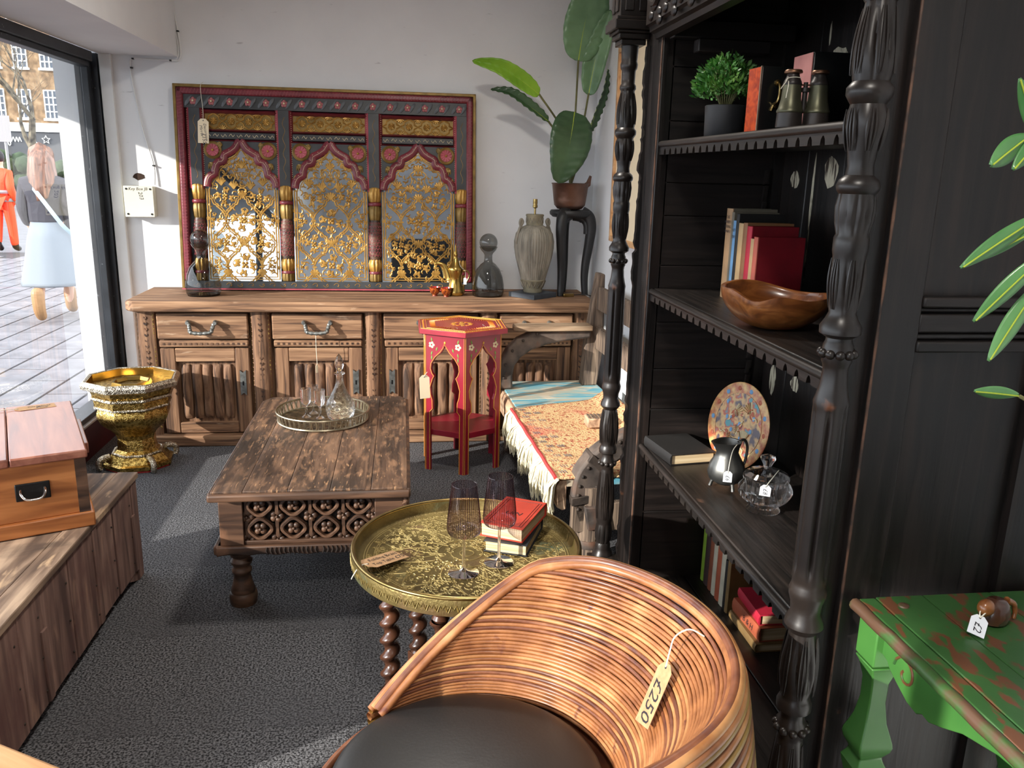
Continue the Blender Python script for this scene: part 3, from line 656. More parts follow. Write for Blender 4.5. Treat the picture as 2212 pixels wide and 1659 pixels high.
# black stool standing on the sideboard
t = thing('plant_stool', 'tall black stool with bowed legs standing on the sideboard', 'stool', (1.03, 5.13, ZS+.002))
B().lathe([(0, .48), (.11, .48), (.128, .495), (.13, .51), (.122, .522), (0, .524)], 32, cap=False).build('seat', 'black_lacquer', t)
for k, a in enumerate((-125, -20, 95)):
    a = R(a); q = lambda r, z: (r*cos(a), r*sin(a), z)
    P = smoothpts([q(.07, .505), q(.115, .48), q(.132, .42), q(.125, .33), (q(.108, .2)), q(.104, .1), q(.112, 0)], 5)
    n = len(P); B().tube(P, [lerp(.044, .034, i/8) if i < 8 else lerp(.034, .020, (i-8)/(n-9)) for i in range(n)], 16).build('leg', 'black_lacquer', t)
    b = B()
    b.tube(smoothpts([q(.02, .488), q(.07, .478), q(.105, .44), q(.11, .38)], 4), [.03]*6+[.024]*7, 16); b.build('knee', 'black_lacquer', t)
# plant in a copper pot on the stool
PZ = ZS+.5245
t = thing('strelitzia', 'large leafed potted plant in an engraved copper pan on the black stool', 'plant', (1.02, 5.12, PZ))
p = B().lathe([(0, 0), (.04, 0), (.075, .008), (.095, .03), (.10, .06), (.112, .155), (.118, .16), (.112, .162), (.104, .15), (.1, .14), (0, .138)], 36, cap=False).build('pot', 'copper_pot', t)
B().prism([(.09, .12), (.125, .15), (.13, .205), (.118, .21), (.10, .17), (.075, .155)], -.006, .006).build('handle', 'copper_pot', p)
def leaf(path, w, mat, roll=0, fold=.15, par=t, notch=()):
    P = smoothpts(path, 6); n = len(P)-1
    b = B(); T = (P[-1]-P[0]).normalized()
    side = T.cross(Vector((sin(roll), -cos(roll), 0))).normalized(); up = side.cross(T)
    def fn(u, v):
        i = u*n; k = min(int(i), n-1); c = P[k].lerp(P[k+1], i-k); s = (v-.5)*2
        ww = w*(sin(PI*min(1, u**.75*.985+.015))**.62)
        rip = .006*sin(u*60+abs(s)*5)*abs(s)
        return c+side*(s*ww)+up*(fold*abs(s)*ww+rip)
    b.grid(fn, 34, 8); lf = b.build('leaf', mat, par, sol=.0012)
    B().tube(P, [lerp(.0055, .0015, i/n) for i in range(n+1)], 6).xf(Tr(*(-up*.003))).build('midrib', 'leaf_rib', lf); return lf
Z = lambda x, y, z: (x-1.02, y-5.12, z-PZ)
def stalk(a, b, c, mat='stem_green', r=.006): B().tube(smoothpts([a, b, c], 6), r, 7).build('stem', mat, t)
base = Z(1.02, 5.12, PZ+.14)
stalk(base, Z(1.03, 5.11, 1.9), Z(1.03, 5.08, 2.25)); leaf([Z(1.03, 5.08, 2.245), Z(1.05, 5.06, 2.42), Z(1.085, 5.04, 2.6), Z(1.11, 5.03, 2.82)], .125, 'leaf_big', .05, .12)
stalk(base, Z(1.07, 5.12, 1.8), Z(1.105, 5.10, 2.07)); leaf([Z(1.105, 5.10, 2.06), Z(1.13, 5.08, 2.25), Z(1.165, 5.05, 2.40), Z(1.195, 5.02, 2.52)], .07, 'leaf_big', -.3, .35)
stalk(base, Z(1.07, 5.13, 1.68), Z(1.12, 5.10, 1.85)); leaf([Z(1.12, 5.10, 1.85), Z(1.15, 5.08, 1.96), Z(1.185, 5.05, 2.08), Z(1.20, 5.03, 2.2)], .033, 'leaf_deep', .7, .6)
stalk(base, Z(.99, 5.12, 1.8), Z(.80, 5.06, 2.05)); leaf([Z(.80, 5.06, 2.05), Z(.69, 5.04, 2.12), Z(.55, 5.02, 2.19), Z(.40, 5.02, 2.215)], .052, 'leaf_bright', .1, .5)
stalk(base, Z(.98, 5.12, 1.75), Z(.86, 5.06, 1.90)); leaf([Z(.86, 5.06, 1.90), Z(.74, 5.04, 1.98), Z(.62, 5.03, 2.05), Z(.51, 5.03, 2.065)], .034, 'leaf_deep', .9, .6)
stalk(base, Z(1.03, 5.10, 1.85), Z(1.01, 5.04, 1.955)); leaf([Z(1.01, 5.03, 1.955), Z(.985, 4.97, 1.83), Z(.955, 4.95, 1.68), Z(.915, 4.96, 1.545)], .125, 'leaf_deep', .0, .12)
# ================================================================ decorative mirror
def stuff(o): o['kind'] = 'stuff'; return o
MR = thing('arched_mirror', 'large carved red, black and gold triple arched mirror leaning on the wall', 'mirror', (-.44, 5.238, ZS+.004))
MR.rotation_euler = (-R(5.4), 0, 0)
HW, HH = .8875, 1.195
def frame4(x0, x1, z0, z1, w, y0, y1, name, mat, sides='LRTB', bev=.003):
    b = {'L': (x0, x0+w, z0, z1), 'R': (x1-w, x1, z0, z1), 'T': (x0, x1, z1-w, z1), 'B': (x0, x1, z0, z0+w)}
    for s in sides: a = b[s]; bx(a[0], a[1], y0, y1, a[2], a[3]).build(name, mat, MR, bev=bev)
frame4(-HW, HW, 0, HH, .018, -.052, 0, 'gilt_edge', 'gold_dull', 'LRT')
bx(-HW, HW, -.056, 0, .0, .008).build('base_line', 'maroon_light', MR)
br_ = bx(-HW+.018, HW-.018, -.05, 0, .008, .052).build('bottom_rail', 'mirror_black', MR, bev=.003)
frame4(-HW+.018, HW-.018, .052, HH-.018, .040, -.062, 0, 'red_moulding', 'maroon', 'LRT', .012)
bx(-HW+.058, HW-.058, -.014, -.002, .05, HH-.05).build('backboard', 'mirror_black', MR)
d = B()
for k in range(90):
    x = lerp(-.84, .84, k/89); d.tube([(x-.006, -.0625, HH-.054), (x+.006, -.0625, HH-.026)], .0012, 4)
for k in range(58):
    z = lerp(.08, 1.12, k/57)
    for s in (-1, 1): d.tube([(s*.849-.014, -.0625, z-.004), (s*.849+.014, -.0625, z+.004)], .0011, 4)
stuff(d.build('painted_dash', 'petal_pink', MR, fix=False))
# frieze with flowers
fz = bx(-.83, .83, -.048, 0, 1.062, 1.137).build('frieze', 'mirror_black', MR)
fm = B()
for k in range(5):
    a = TAU*k/5+.3; fm.ball((.0125*cos(a), 0, .0125*sin(a)), (.0105, .006, .0105), 8, 5)
fm = fm.mesh('flower'); fc = B().ball((0, -.005, 0), (.006, .006, .006), 8, 5).mesh('flower_centre')
lv = B().tube(smoothpts([(-.045, 0, -.028), (-.03, -.004, -.005), (-.018, -.002, .018), (-.005, 0, .03)], 5), [.004, .006, .008, .010, .011, .011, .010, .009, .008, .007, .006, .005, .004, .003, .002, .001], 6, flat=.6)
lv.tube(smoothpts([(.045, 0, .028), (.03, -.004, .005), (.018, -.002, -.018), (.005, 0, -.03)], 5), [.004, .006, .008, .010, .011, .011, .010, .009, .008, .007, .006, .005, .004, .003, .002, .001], 6, flat=.6)
lv = lv.mesh('leaf_scroll')
for k in range(16):
    x = lerp(-.775, .785, k/15)
    o = obj('flower', fm, 'petal_pink', fz); o.location = (x, -.051, 1.1)
    o = obj('flower_centre', fc, 'cream_paint', fz); o.location = (x, -.055, 1.1)
    o = obj('leaf_scroll', lv, 'frieze_grey', fz); o.location = (x, -.05, 1.1)
CX = (-.772, -.262, .268, .802)
cw = .032
for k, c in enumerate(CX):
    col = bx(c-cw, c+cw, -.052, 0, .62, 1.062).build('column', 'mirror_black', MR, bev=.002)
    for s in (-1, 1):
        B().prism([(c+s*cw, -.052), (c+s*(cw+.020), -.03), (c+s*(cw+.020), 0), (c+s*cw, 0)], .60, 1.062, 'xy').build('chamfer', 'maroon_light' if s < 0 else 'maroon', col)  # left-facing chamfers get a lighter red: window light painted into the colour
        d = B()
        for j in range(34): z = .63+j*.0127; d.ball((c+s*(cw+.011), -.0435, z), .0022, 5, 4)
        stuff(d.build('painted_dot', 'cream_paint', col, fix=False))
    d = B().tube([(c+.007*sin(j*.9), -.0525, .66+j*.0125) for j in range(30)], .0011, 4)
    stuff(d.build('painted_vine', 'gold_paint', col, fix=False))
    # turned lower column
    def half(pr, name, mat, lobes=0, dep=.1):
        B().lathe(pr, 40, (c, -.022, 0), mod=(lambda r, z, a: r*(1-dep+dep*abs(sin(lobes*a/2)))) if lobes else None).build(name, mat, col)
    half([(.03, .535), (.036, .545), (.041, .575), (.044, .615), (.038, .625)], 'capital', 'gold_paint', 12, .16)
    half([(.038, .515), (.041, .52), (.041, .532), (.036, .537)], 'ring', 'maroon')
    half([(.030, .425), (.036, .44), (.040, .475), (.040, .505), (.034, .516)], 'bulb', 'gold_dull', 12, .14)
    half([(.034, .185), (.039, .22), (.040, .32), (.036, .40), (.030, .43)], 'shaft', 'coffee_dark')
    d = B()
    for j in range(11):
        for i in range(7):
            a = PI+PI*(i+.5*(j % 2))/7; z = .205+j*.0195; r = .0405-.012*max(0, (z-.36)/.07)
            d.tube([(c+r*cos(a+q), -.022+r*sin(a+q), z+.016*(1-(q/.22)**2)) for q in (-.2, -.1, 0, .1, .2)], .0010, 4)
    stuff(d.build('scale', 'maroon_light', col, fix=False))
    half([(.034, .115), (.043, .135), (.044, .165), (.036, .19)], 'lotus', 'gold_paint', 12, .16)
    half([(.040, .10), (.042, .108), (.038, .116)], 'ring', 'maroon')
    half([(.036, .055), (.040, .07), (.038, .10)], 'foot', 'gold_dull', 10, .12)
for k in range(3):
    a, b = CX[k]+.054, CX[k+1]-.054; m = (a+b)/2; w = b-a
    # gilt carved panel at the top
    gp = bx(a-.01, b+.01, -.022, 0, .93, 1.058).build('gilt_panel', 'gold_dull', MR)
    for z0, z1 in ((1.036, 1.06), (.928, .946), (.872, .888)):
        B().prism([(-.03, z0), (-.05, (z0+z1)/2), (-.03, z1), (0, z1), (0, z0)], a-.004, b+.004, 'yz').build('red_rail', 'maroon', MR)
    rl = bx(a-.004, b+.004, -.05, 0, .888, .928).build('black_rail', 'mirror_black', MR, bev=.004)
    d = B()
    for j in range(9):
        x = lerp(a+.02, b-.02, j/8); s = 1 if j % 2 else -1
        d.tube(smoothpts([(x-.016, -.0508, .908-.004*s), (x-.005, -.0508, .908+.009*s), (x+.006, -.0508, .908-.006*s), (x+.015, -.0508, .908+.006*s)], 4), .0012, 4)
    stuff(d.build('painted_scroll', 'cream_paint', rl, fix=False))
    d = B()
    for j in range(4):
        x = lerp(a+w/8, b-w/8, j/3); s = w/8
        pts = [(x+s*1.02*q0, -.023, .993+.046*q1) for q0, q1 in ((-1, 0), (-.6, .25), (-.55, .6), (0, .98), (.55, .6), (.6, .25), (1, 0), (.6, -.25), (.55, -.6), (0, -.98), (-.55, -.6), (-.6, -.25))]
        d.tube(pts, .0055, 6, closed=True)
        for i in range(8):
            aa = TAU*i/8; d.tube([(x+.006*cos(aa), -.025, .993+.006*sin(aa)), (x+.02*cos(aa), -.027, .993+.02*sin(aa))], [.004, .006], 6)
        d.ball((x, -.027, .993), .006, 8, 5)
        if j < 3:
            for s2 in (-1, 1):
                for i in range(5):
                    aa = s2*(PI*.15+PI*.7*i/4); d.tube([(x+s, -.024, .993+s2*.046), (x+s-.024*cos(aa), -.026, .993+s2*.046-.024*abs(sin(aa))*s2)], [.003, .005], 5)
    stuff(d.build('carved_lozenge', 'gold_paint', gp, fix=False))
    # mirror pane
    mp = bx(a-.012, b+.012, -.034, -.031, .05, .875).build('pane', 'mirror_silver', MR, smooth=0)
    # arch
    H_ = [(.5, .60), (.485, .635), (.44, .665), (.385, .675), (.37, .715), (.32, .745), (.25, .75), (.235, .785), (.17, .80), (.08, .825), (0, .868)]
    arch = [(m+w*x, z) for x, z in H_]+[(m-w*x, z) for x, z in H_[-2::-1]]
    A = [(p.x, p.z) for p in smoothpts([(x, 0, z) for x, z in arch], 3)]
    half_n = len(A)//2
    for s, pts in ((1, A[:half_n+1]), (-1, A[half_n:])):
        xe = b+.012 if s > 0 else a-.012
        poly = pts+[(m, .876), (xe, .876), (xe, .60)] if s > 0 else pts+[(xe, .60), (xe, .876), (m, .876)]
        B().prism(poly, -.04, -.034).build('spandrel', 'mirror_black', MR)
        B().tube([(x+s*.012*0, -.045, z+.012) for x, z in pts], .023, 8, flat=.4).build('arch_band', 'maroon', MR)
        d = B().tube([(x, -.0545, z+.012) for x, z in pts[1::2]], .0011, 4)
        for j, (x, z) in enumerate(pts[2::3]): d.ball((x+s*.008, -.053, z+.018), .0022, 5, 4)
        stuff(d.build('painted_dot', 'cream_paint', mp, fix=False))
        rx, rz_ = (b-.042 if s > 0 else a+.042), .824
        rr = B().lathe([(0, .002), (.050, .002), (.052, .007), (.046, .011), (.042, .008), (0, .008)], 28, cap=False).xf(Tr(rx, -.04, rz_) @ Rx(PI/2)).build('rosette', 'gold_dull', MR)
        q = B()
        for j in range(11):
            aa = TAU*j/11; q.tube([(rx+.007*cos(aa), -.049, rz_+.007*sin(aa)), (rx+.035*cos(aa), -.051, rz_+.035*sin(aa))], [.004, .010], 6, flat=.5)
        q.build('petal', 'maroon_light', rr); B().ball((rx, -.053, rz_), .0075, 10, 6).build('boss', 'gold_paint', rr)
        q = B()
        for (x0, z0, an) in ((m+s*w*.26, .855, 0), (m+s*w*.45, .75, 2.2), (m+s*w*.47, .69, 1.7)):
            for j in range(5):
                aa = an+(j-2)*.42; L = .045-.007*abs(j-2)
                q.tube(smoothpts([(x0, -.042, z0), (x0+s*.5*L*cos(aa), -.047, z0-.5*L*sin(aa)), (x0+s*L*cos(aa), -.044, z0-L*sin(aa)-.006)], 4), [.003, .004, .005, .006, .006, .005, .004, .003, .001], 5)
        stuff(q.build('gilt_leaf', 'gold_dull', MR, fix=False))
    # gold tracery over the glass
    g = B(); y = -.037
    def line(pts, r=.0042): g.tube([(x, y, z) for x, z in pts], r, 5, flat=.55)
    for o_ in (.0, .014):
        line([(a-.004+o_, .60), (a-.004+o_, .064+o_), (b+.004-o_, .064+o_), (b+.004-o_, .60)], .005)
    line([(m+(x-m)*.93, .60+(z-.60)*.9) for x, z in A]); line([(m+(x-m)*.86, .59+(z-.59)*.86) for x, z in A], .0032)
    SH = ((0, 0), (.12, .03), (.3, .16), (.45, .36), (.56, .56), (.62, .60), (.64, .72), (.74, .80), (.86, .84), (.88, .95), (1, 1))
    for s in (-1, 1):
        xn = s*w/4
        for z0 in (.14, .42):
            for q in (-1, 1):
                for e in (-1, 1):
                    for off in (0, .012):
                        P = []
                        for tt, ss in SH: P.append((m+xn+q*((w/4-.008)*ss-off*(1 if ss > .02 else 0)), z0+e*(.004+.134*tt+off*.4)))
                        line(P, .0056 if off == 0 else .0036)
            g.box(m+xn-.014, m+xn+.014, y-.005, y+.002, z0-.005, z0+.005)
    def motif(x, z, s, n=4):
        for i in range(n):
            aa = TAU*(i+.5)/n; g.ball((x+s*.34*cos(aa), y-.002, z+s*.34*sin(aa)), (s*.24, .004, s*.24), 7, 4)
        g.ball((x, y-.005, z), (s*.16, .004, s*.16), 6, 4)
        for i in range(8):
            aa = TAU*i/8+.2; c0 = (x+s*.75*cos(aa), z+s*.75*sin(aa)); e = 1 if i % 2 else -1
            P = smoothpts([(c0[0], y, c0[1]), (x+s*1.15*cos(aa+.25*e), y, z+s*1.15*sin(aa+.25*e)), (x+s*1.5*cos(aa+.1*e), y, z+s*1.5*sin(aa+.1*e)), (x+s*1.75*cos(aa+.4*e), y, z+s*1.75*sin(aa+.4*e))], 3)
            g.tube(P, [s*.1, s*.18, s*.22, s*.25, s*.24, s*.2, s*.15, s*.1, s*.06, s*.02][:len(P)], 5, flat=.5)
    for (x, z, s) in ((0, .42, .042), (0, .15, .042), (.25, .28, .034), (-.25, .28, .034), (.25, .555, .034), (-.25, .555, .034), (0, .66, .018), (.43, .42, .024), (-.43, .42, .024), (.43, .14, .022), (-.43, .14, .022)): motif(m+w*x, z, s)
    for (x, z) in ((0, .285), (0, .565), (0, .74), (.25, .10), (-.25, .10), (.12, .62), (-.12, .62), (.3, .64), (-.3, .64)):
        x = m+w*x
        for i in range(5):
            aa = PI/2+(i-2)*.55; P = smoothpts([(x, y, z-.02), (x+.012*cos(aa), y, z), (x+.03*cos(aa), y, z+.024*sin(aa)), (x+.036*cos(aa-.3*(i-2)), y, z+.03*sin(aa)-.004*abs(i-2))], 3)
            g.tube(P, [.003, .005, .007, .008, .008, .007, .006, .005, .003, .001][:len(P)], 5, flat=.5)
    for i in range(150):
        z = rnd.uniform(.08, .80); xm = w*.47*(1 if z < .6 else (.87-z)/.27); x = rnd.uniform(0, xm); an = rnd.uniform(0, TAU); L = rnd.uniform(.018, .034); e = rnd.choice((-1, 1))*.8
        for s in (-1, 1):
            g.tube(smoothpts([(m+s*x, y, z), (m+s*(x+L*.5*cos(an)), y, z+L*.5*sin(an)), (m+s*(x+L*.9*cos(an+e*.5)), y, z+L*.9*sin(an+e*.5)), (m+s*(x+L*1.1*cos(an+e)), y, z+L*1.1*sin(an+e))], 2), [.0015, .003, .0042, .0046, .004, .0028, .001], 4, flat=.5)
    P = [(m+.05*cos(t)*(1-.25*cos(4*t)), .675+.062*sin(t)*(1+.1*cos(4*t))) for t in [TAU*i/28 for i in range(29)]]; line(P, .0036)
    for s in (-1, 1): line([(m+s*(.075+.018*(1-t/16)*cos(t*.75)), .748+.018*(1-t/16)*sin(t*.75)) for t in range(16)], .004)
    stuff(g.build('tracery', 'gold_paint', mp, fix=False))
d = B()
for j in range(26):
    x = lerp(-.8, .8, j/25); s = 1 if j % 2 else -1
    d.tube(smoothpts([(x-.02, -.0505, .030), (x-.006, -.0505, .030+.011*s), (x+.01, -.0505, .03+.006*s), (x+.008, -.0505, .03-.008*s), (x, -.0505, .028)], 4), .0016, 4)
stuff(d.build('painted_scroll', 'gold_paint', br_, fix=False))

# ---------------------------------------------------------------- swing tags
def swing_tag(name, label, M, w, hh, mat, lines, strings=(), holed=True, ink='ink'):
    """card in the local XY plane, facing +Z, its hole end towards +Y"""
    t = thing(name, label, 'tag'); t.matrix_world = M
    c = w*.28
    B().prism([(-w/2, -hh/2), (w/2, -hh/2), (w/2, hh/2-c), (w/2-c, hh/2), (-w/2+c, hh/2), (-w/2, hh/2-c)], 0, .0009, 'xy').build('card', mat, t, smooth=0)
    if holed: B().lathe([(.0, .0012), (min(.004, w*.07), .0012)], 12, (0, hh/2-w*.17, 0), cap=False).build('eyelet', 'cable_dark', t)
    for (s, size, x, y, rz) in lines: text(s, size, Tr(x, y, .0014) @ Rz(rz), t, ink)
    for P in strings: B().tube(smoothpts([(0, hh/2-w*.17, .001)]+list(P), 5), .0013 if w < .04 else .0016, 6).build('string', 'string', t)
    return t
M = basis((-1.163, 5.272, 1.795), (1, 0, -.03), (-.02, .09, 1))
swing_tag('mirror_tag', 'cream price tag hanging from the top of the arched mirror', M, .062, .14, 'cream_card',
          [('Decorative', .022, .014, -.006, R(-82)), ('Mirror', .024, -.010, .0, R(-82)), ('\u00a3155', .03, .004, -.042, R(-82))], [[(.0, .12, .002), (-.01, .245, .012), (-.012, .285, -.06)]])
# ================================================================ carved coffee table
t = thing('coffee_table', 'low dark wooden coffee table with carved fretwork front and turned legs', 'coffee table', (-.338, 3.46, 0))
hw, hl = .345, .632
xs = [-hw, -.235, -.08, .07, .215, hw]
for a, b in zip(xs, xs[1:]):
    c0 = .05 if a == -hw else 0; c1 = .05 if b == hw else 0
    B().prism([(a+.0008, -hl+.0), (b-.0008, -hl), (b-.0008, hl-c1), (b-.0008-c1*.6, hl), (a+.0008+c0*.6, hl), (a+.0008, hl-c0)], .458, .485, 'xy').build('plank', 'coffee_wood', t, bev=.002)
for s in (-1, 1): bx(s*hw-.012, s*hw+.012, -hl, hl-.04, .452, .480).build('edge_moulding', 'coffee_dark', t, bev=.006)
bx(-hw-.012, hw+.012, -hl-.014, -hl+.012, .448, .478).build('edge_moulding', 'coffee_dark', t, bev=.009, seg=3)
for s in (-1, 1): bx(s*.315-.015, s*.315+.015, -.58, .58, .26, .455).build('side_apron', 'coffee_dark', t)
bx(-.32, .32, .56, .585, .26, .455).build('back_apron', 'coffee_dark', t)
for x0, x1 in ((-.33, -.245), (.225, .33)): bx(x0, x1, -.595, -.55, .26, .455).build('corner_block', 'coffee_dark', t, bev=.003)
bx(-.245, .225, -.56, -.55, .26, .455).build('fret_back', 'coffee_deep', t)
bx(-.245, .225, -.59, -.56, .262, .275).build('fret_rail', 'coffee_dark', t, bev=.002)
g = B().tube([(.039*cos(q)*(1+.07*cos(4*q)), 0, .036*sin(q)*(1+.07*cos(4*q))) for q in [TAU*i/32 for i in range(32)]], .0085, 7, closed=True, flat=1.2)
for s in (-1, 1): g.tube([(s*.038, .004, 0), (s*.05, 0, 0)], [.012, .004], 6)
for i in range(4):
    q = TAU*(i+.5)/4; g.ball((.0135*cos(q), -.002, .0135*sin(q)), (.012, .009, .012), 9, 5)
g.ball((0, -.01, 0), .006, 8, 5); big = g.mesh('quatrefoil')
g = B()
for i in range(5):
    q = TAU*i/5; g.ball((.015*cos(q), 0, .015*sin(q)), (.012, .008, .012), 8, 5)
g.ball((0, -.007, 0), .006, 7, 4); small = g.mesh('fret_flower')
bar = bx(-.006, .006, -.006, .01, -.03, .03).mesh('fret_bar', 0)
for i in range(4):
    for j in range(2):
        o = obj('quatrefoil', big, 'coffee_dark', t); o.location = (-.188+.119*i, -.578, .318+.09*j)
for i in range(5):
    x = -.2475+.119*i
    for z in (.273, .363, .448):
        o = obj('fret_flower', small, 'coffee_dark', t); o.location = (min(max(x, -.235), .215), -.574, z)
    for z in (.318, .405):
        o = obj('fret_bar', bar, 'coffee_dark', t); o.location = (min(max(x, -.236), .216), -.575, z)
pr = [(-.64+.4, 0)]
wv = [(-.345+.69*i/40, .222+.007*abs(sin(i*.5))) for i in range(41)]
B().prism(wv+[(.345, .262), (-.345, .262)], -.61, -.555).build('front_moulding', 'coffee_dark', t, bev=.006)
d = B()
for i in range(24):
    x = -.16+.016*i; s = 1 if x > .03 else -1
    d.tube(smoothpts([(x, -.612, .228), (x+s*.007, -.613, .243), (x+s*.004, -.612, .257)], 4), [.001, .002, .003, .003, .003, .003, .002, .002, .001], 5)
stuff(d.build('gadroon', 'coffee_deep', t, fix=False))
for s in (-1, 1): bx(s*.335-.02, s*.335+.02, -.6, .6, .225, .262).build('side_moulding', 'coffee_dark', t, bev=.006)
P = [(.338+.008*cos(i*1.1), -.604+.008*sin(i*1.1), .262+.19*i/40) for i in range(41)]
B().tube([(.34, -.602, .262), (.34, -.602, .452)], .011, 8).build('rope_corner', 'coffee_dark', t)
B().tube(P, .006, 6).build('rope_strand', 'coffee_dark', t)
lg = B().lathe([(.046, 0), (.050, .008), (.052, .03), (.050, .045), (.044, .05), (.045, .058), (.036, .085), (.032, .11), (.031, .125), (.036, .13), (.037, .14), (.031, .147), (.030, .155), (.038, .165), (.040, .175), (.032, .183), (.030, .19), (.040, .198), (.041, .208), (.034, .215), (.036, .226)], 28).mesh('leg')
for x in (-.272, .272):
    for y in (-.535, .535):
        o = obj('leg', lg, 'coffee_dark', t); o.location = (x, y, 0)
# gallery tray
ZT = .4855
TX, TY = -.37, 3.70
t = thing('gallery_tray', 'round pierced metal gallery tray on the coffee table', 'tray', (TX, TY, ZT))
B().lathe([(0, 0), (.195, 0), (.198, .004), (.19, .006), (0, .006)], 56, cap=False).build('base', 'tray_base', t)
B().tube([(.2*cos(TAU*i/56), .2*sin(TAU*i/56), .006) for i in range(56)], .0055, 7, closed=True).build('foot_ring', 'tray_silver', t)
B().tube([(.207*cos(TAU*i/56), .207*sin(TAU*i/56), .05) for i in range(56)], .0045, 7, closed=True).build('rim', 'tray_silver', t)
d = B()
for i in range(96):
    a = TAU*i/96; e = .02 if i % 2 else -.02
    d.tube([((.2+.007*q)*cos(a+e*sin(PI*q)), (.2+.007*q)*sin(a+e*sin(PI*q)), .006+.044*q) for q in (0, .2, .4, .6, .8, 1)], .0028, 5, cap=False)
stuff(d.build('gallery', 'tray_silver', t, fix=False))
# crystal decanter and cordial glasses
t = thing('crystal_decanter', 'cut crystal decanter with a pointed stopper on the round tray', 'decanter', (-.292, 3.695, ZT+.0062))
cut = lambda k, e: (lambda r, z, a: r*(1+e*max(sin(k*a+z*150), sin(k*a-z*150))) if .006 < z < .125 else r*(1+.03*abs(sin(5*a)) if z >= .125 else r*0+1))
B().lathe([(0, .002), (.05, .0), (.056, .006)]+[(p.x, p.z) for p in smoothpts([(.055, 0, .007), (.061, 0, .022), (.064, 0, .042), (.062, 0, .066), (.054, 0, .09), (.042, 0, .112), (.031, 0, .132)], 4)]+[(.023, .15), (.018, .17), (.015, .19), (.015, .205), (.024, .208), (.025, .213), (.012, .214)], 64, cap=False, mod=cut(10, .035)).build('bottle', 'cut_crystal', t, smooth=25)
B().lathe([(.011, .195), (.012, .216), (.010, .222), (.017, .235), (.021, .25), (.019, .268), (.010, .29), (0, .302)], 10, cap=False).build('stopper', 'cut_crystal', t, smooth=0)
def cordial(loc, label):
    t = thing('cordial_glass', label, 'glass', loc, 0, 'cordial glasses on the round tray')
    B().lathe([(0, .0005), (.021, .0005), (.020, .003), (.006, .012), (.004, .025), (.0065, .038), (.004, .05), (.010, .058), (.0195, .066), (.022, .08), (.0245, .135)], 18, cap=False, mod=lambda r, z, a: r*(1+(.05*cos(9*a) if .06 < z < .1 else 0))).build('bowl', 'cut_crystal', t)
    return t
g0 = cordial((-.448, 3.718, ZT+.0062), 'small cordial glass, leftmost of the three on the tray')
dup(g0, (-.421, 3.775, ZT+.0062), None, 'small cordial glass behind the other two on the tray')
dup(g0, (-.383, 3.693, ZT+.0062), None, 'small cordial glass nearest the crystal decanter')

# ================================================================ red hexagonal table
HR = .235
t = thing('hexagonal_table', 'tall red hexagonal table with ogee arches and painted flowers', 'table', (.315, 4.45, 0))
sdl = HR
Hh = [(.086, 0), (.086, .335), (.07, .352), (.072, .40), (.082, .43), (.086, .47), (.072, .515), (.062, .535), (.074, .55), (.082, .575), (.078, .605), (.055, .64), (.025, .665), (.007, .69), (0, .71)]
op = [(a, z) for a, z in Hh]+[(-a, z) for a, z in Hh[-2::-1]]
poly = [(sdl/2, 0)]+[(sdl/2, .765), (-sdl/2, .765), (-sdl/2, 0)]+[(a, z) for a, z in op[::-1]]
ap = HR*cos(PI/6)
side = B().prism(poly, -ap-.001, -ap+.014).mesh('side_panel', 0)
edge = B().tube([(a+(.004 if a > 0 else -.004), -ap-.0015, z+(.004 if abs(a) < .03 else 0)) for a, z in op], .0019, 5)
for s in (-1, 1): edge.tube([(s*(sdl/2-.004), -ap-.0015, 0), (s*(sdl/2-.004), -ap-.0015, .76)], .0015, 5)
edge.ball((0, -ap-.002, .722), (.006, .002, .008), 8, 4)
edge = edge.mesh('gilt_line')
pet = B(); lf_ = B()
for s in (-1, 1):
    x, z = s*.078, .705
    for i in range(5):
        q = TAU*i/5; pet.ball((x+.0115*cos(q), -ap-.0018, z+.0115*sin(q)), (.0075, .0016, .0075), 8, 4)
    for (dx, dz, an) in ((-.0, -.045, -1.2), (.0, -.07, -1.5), (-.03*s, -.02, 2.0), (0, .028, 1.2)):
        lf_.tube([(x+dx-.008*cos(an)*s, -ap-.0015, z+dz-.012*sin(an)), (x+dx, -ap-.002, z+dz), (x+dx+.008*cos(an)*s, -ap-.0015, z+dz+.012*sin(an))], [.0015, .0055, .001], 6, flat=.3)
pet = pet.mesh('painted_petal'); lf_ = lf_.mesh('painted_leaf')
for k in range(6):
    R_ = Rz(R(60*k+30))
    o = obj('side_panel', side, 'red_lacquer', t); o.matrix_basis = R_
    for me, m in ((edge, 'yellow_paint'), (pet, 'cream_paint'), (lf_, 'leaf_paint')):
        q = obj(me.name, me, m, o)
        if me.name.startswith('painted'): q['kind'] = 'stuff'
def hexp(r, z0, z1): return B().prism([(r*cos(PI/2+PI/3*k), r*sin(PI/2+PI/3*k)) for k in range(6)], z0, z1, 'xy')
hexp(HR-.012, .20, .232).build('shelf', 'red_lacquer', t, bev=.002)
tp = hexp(.272, .765, .792).build('top', 'red_top', t, bev=.002)
d = B(); e = B()
def hexline(r, rad, n=1): return [(r*cos(PI/2+PI/3*k), r*sin(PI/2+PI/3*k), .7925) for k in range(6)]
for r in (.262, .225): d.tube(hexline(r, 0), .0022, 5, closed=True, flat=.4)
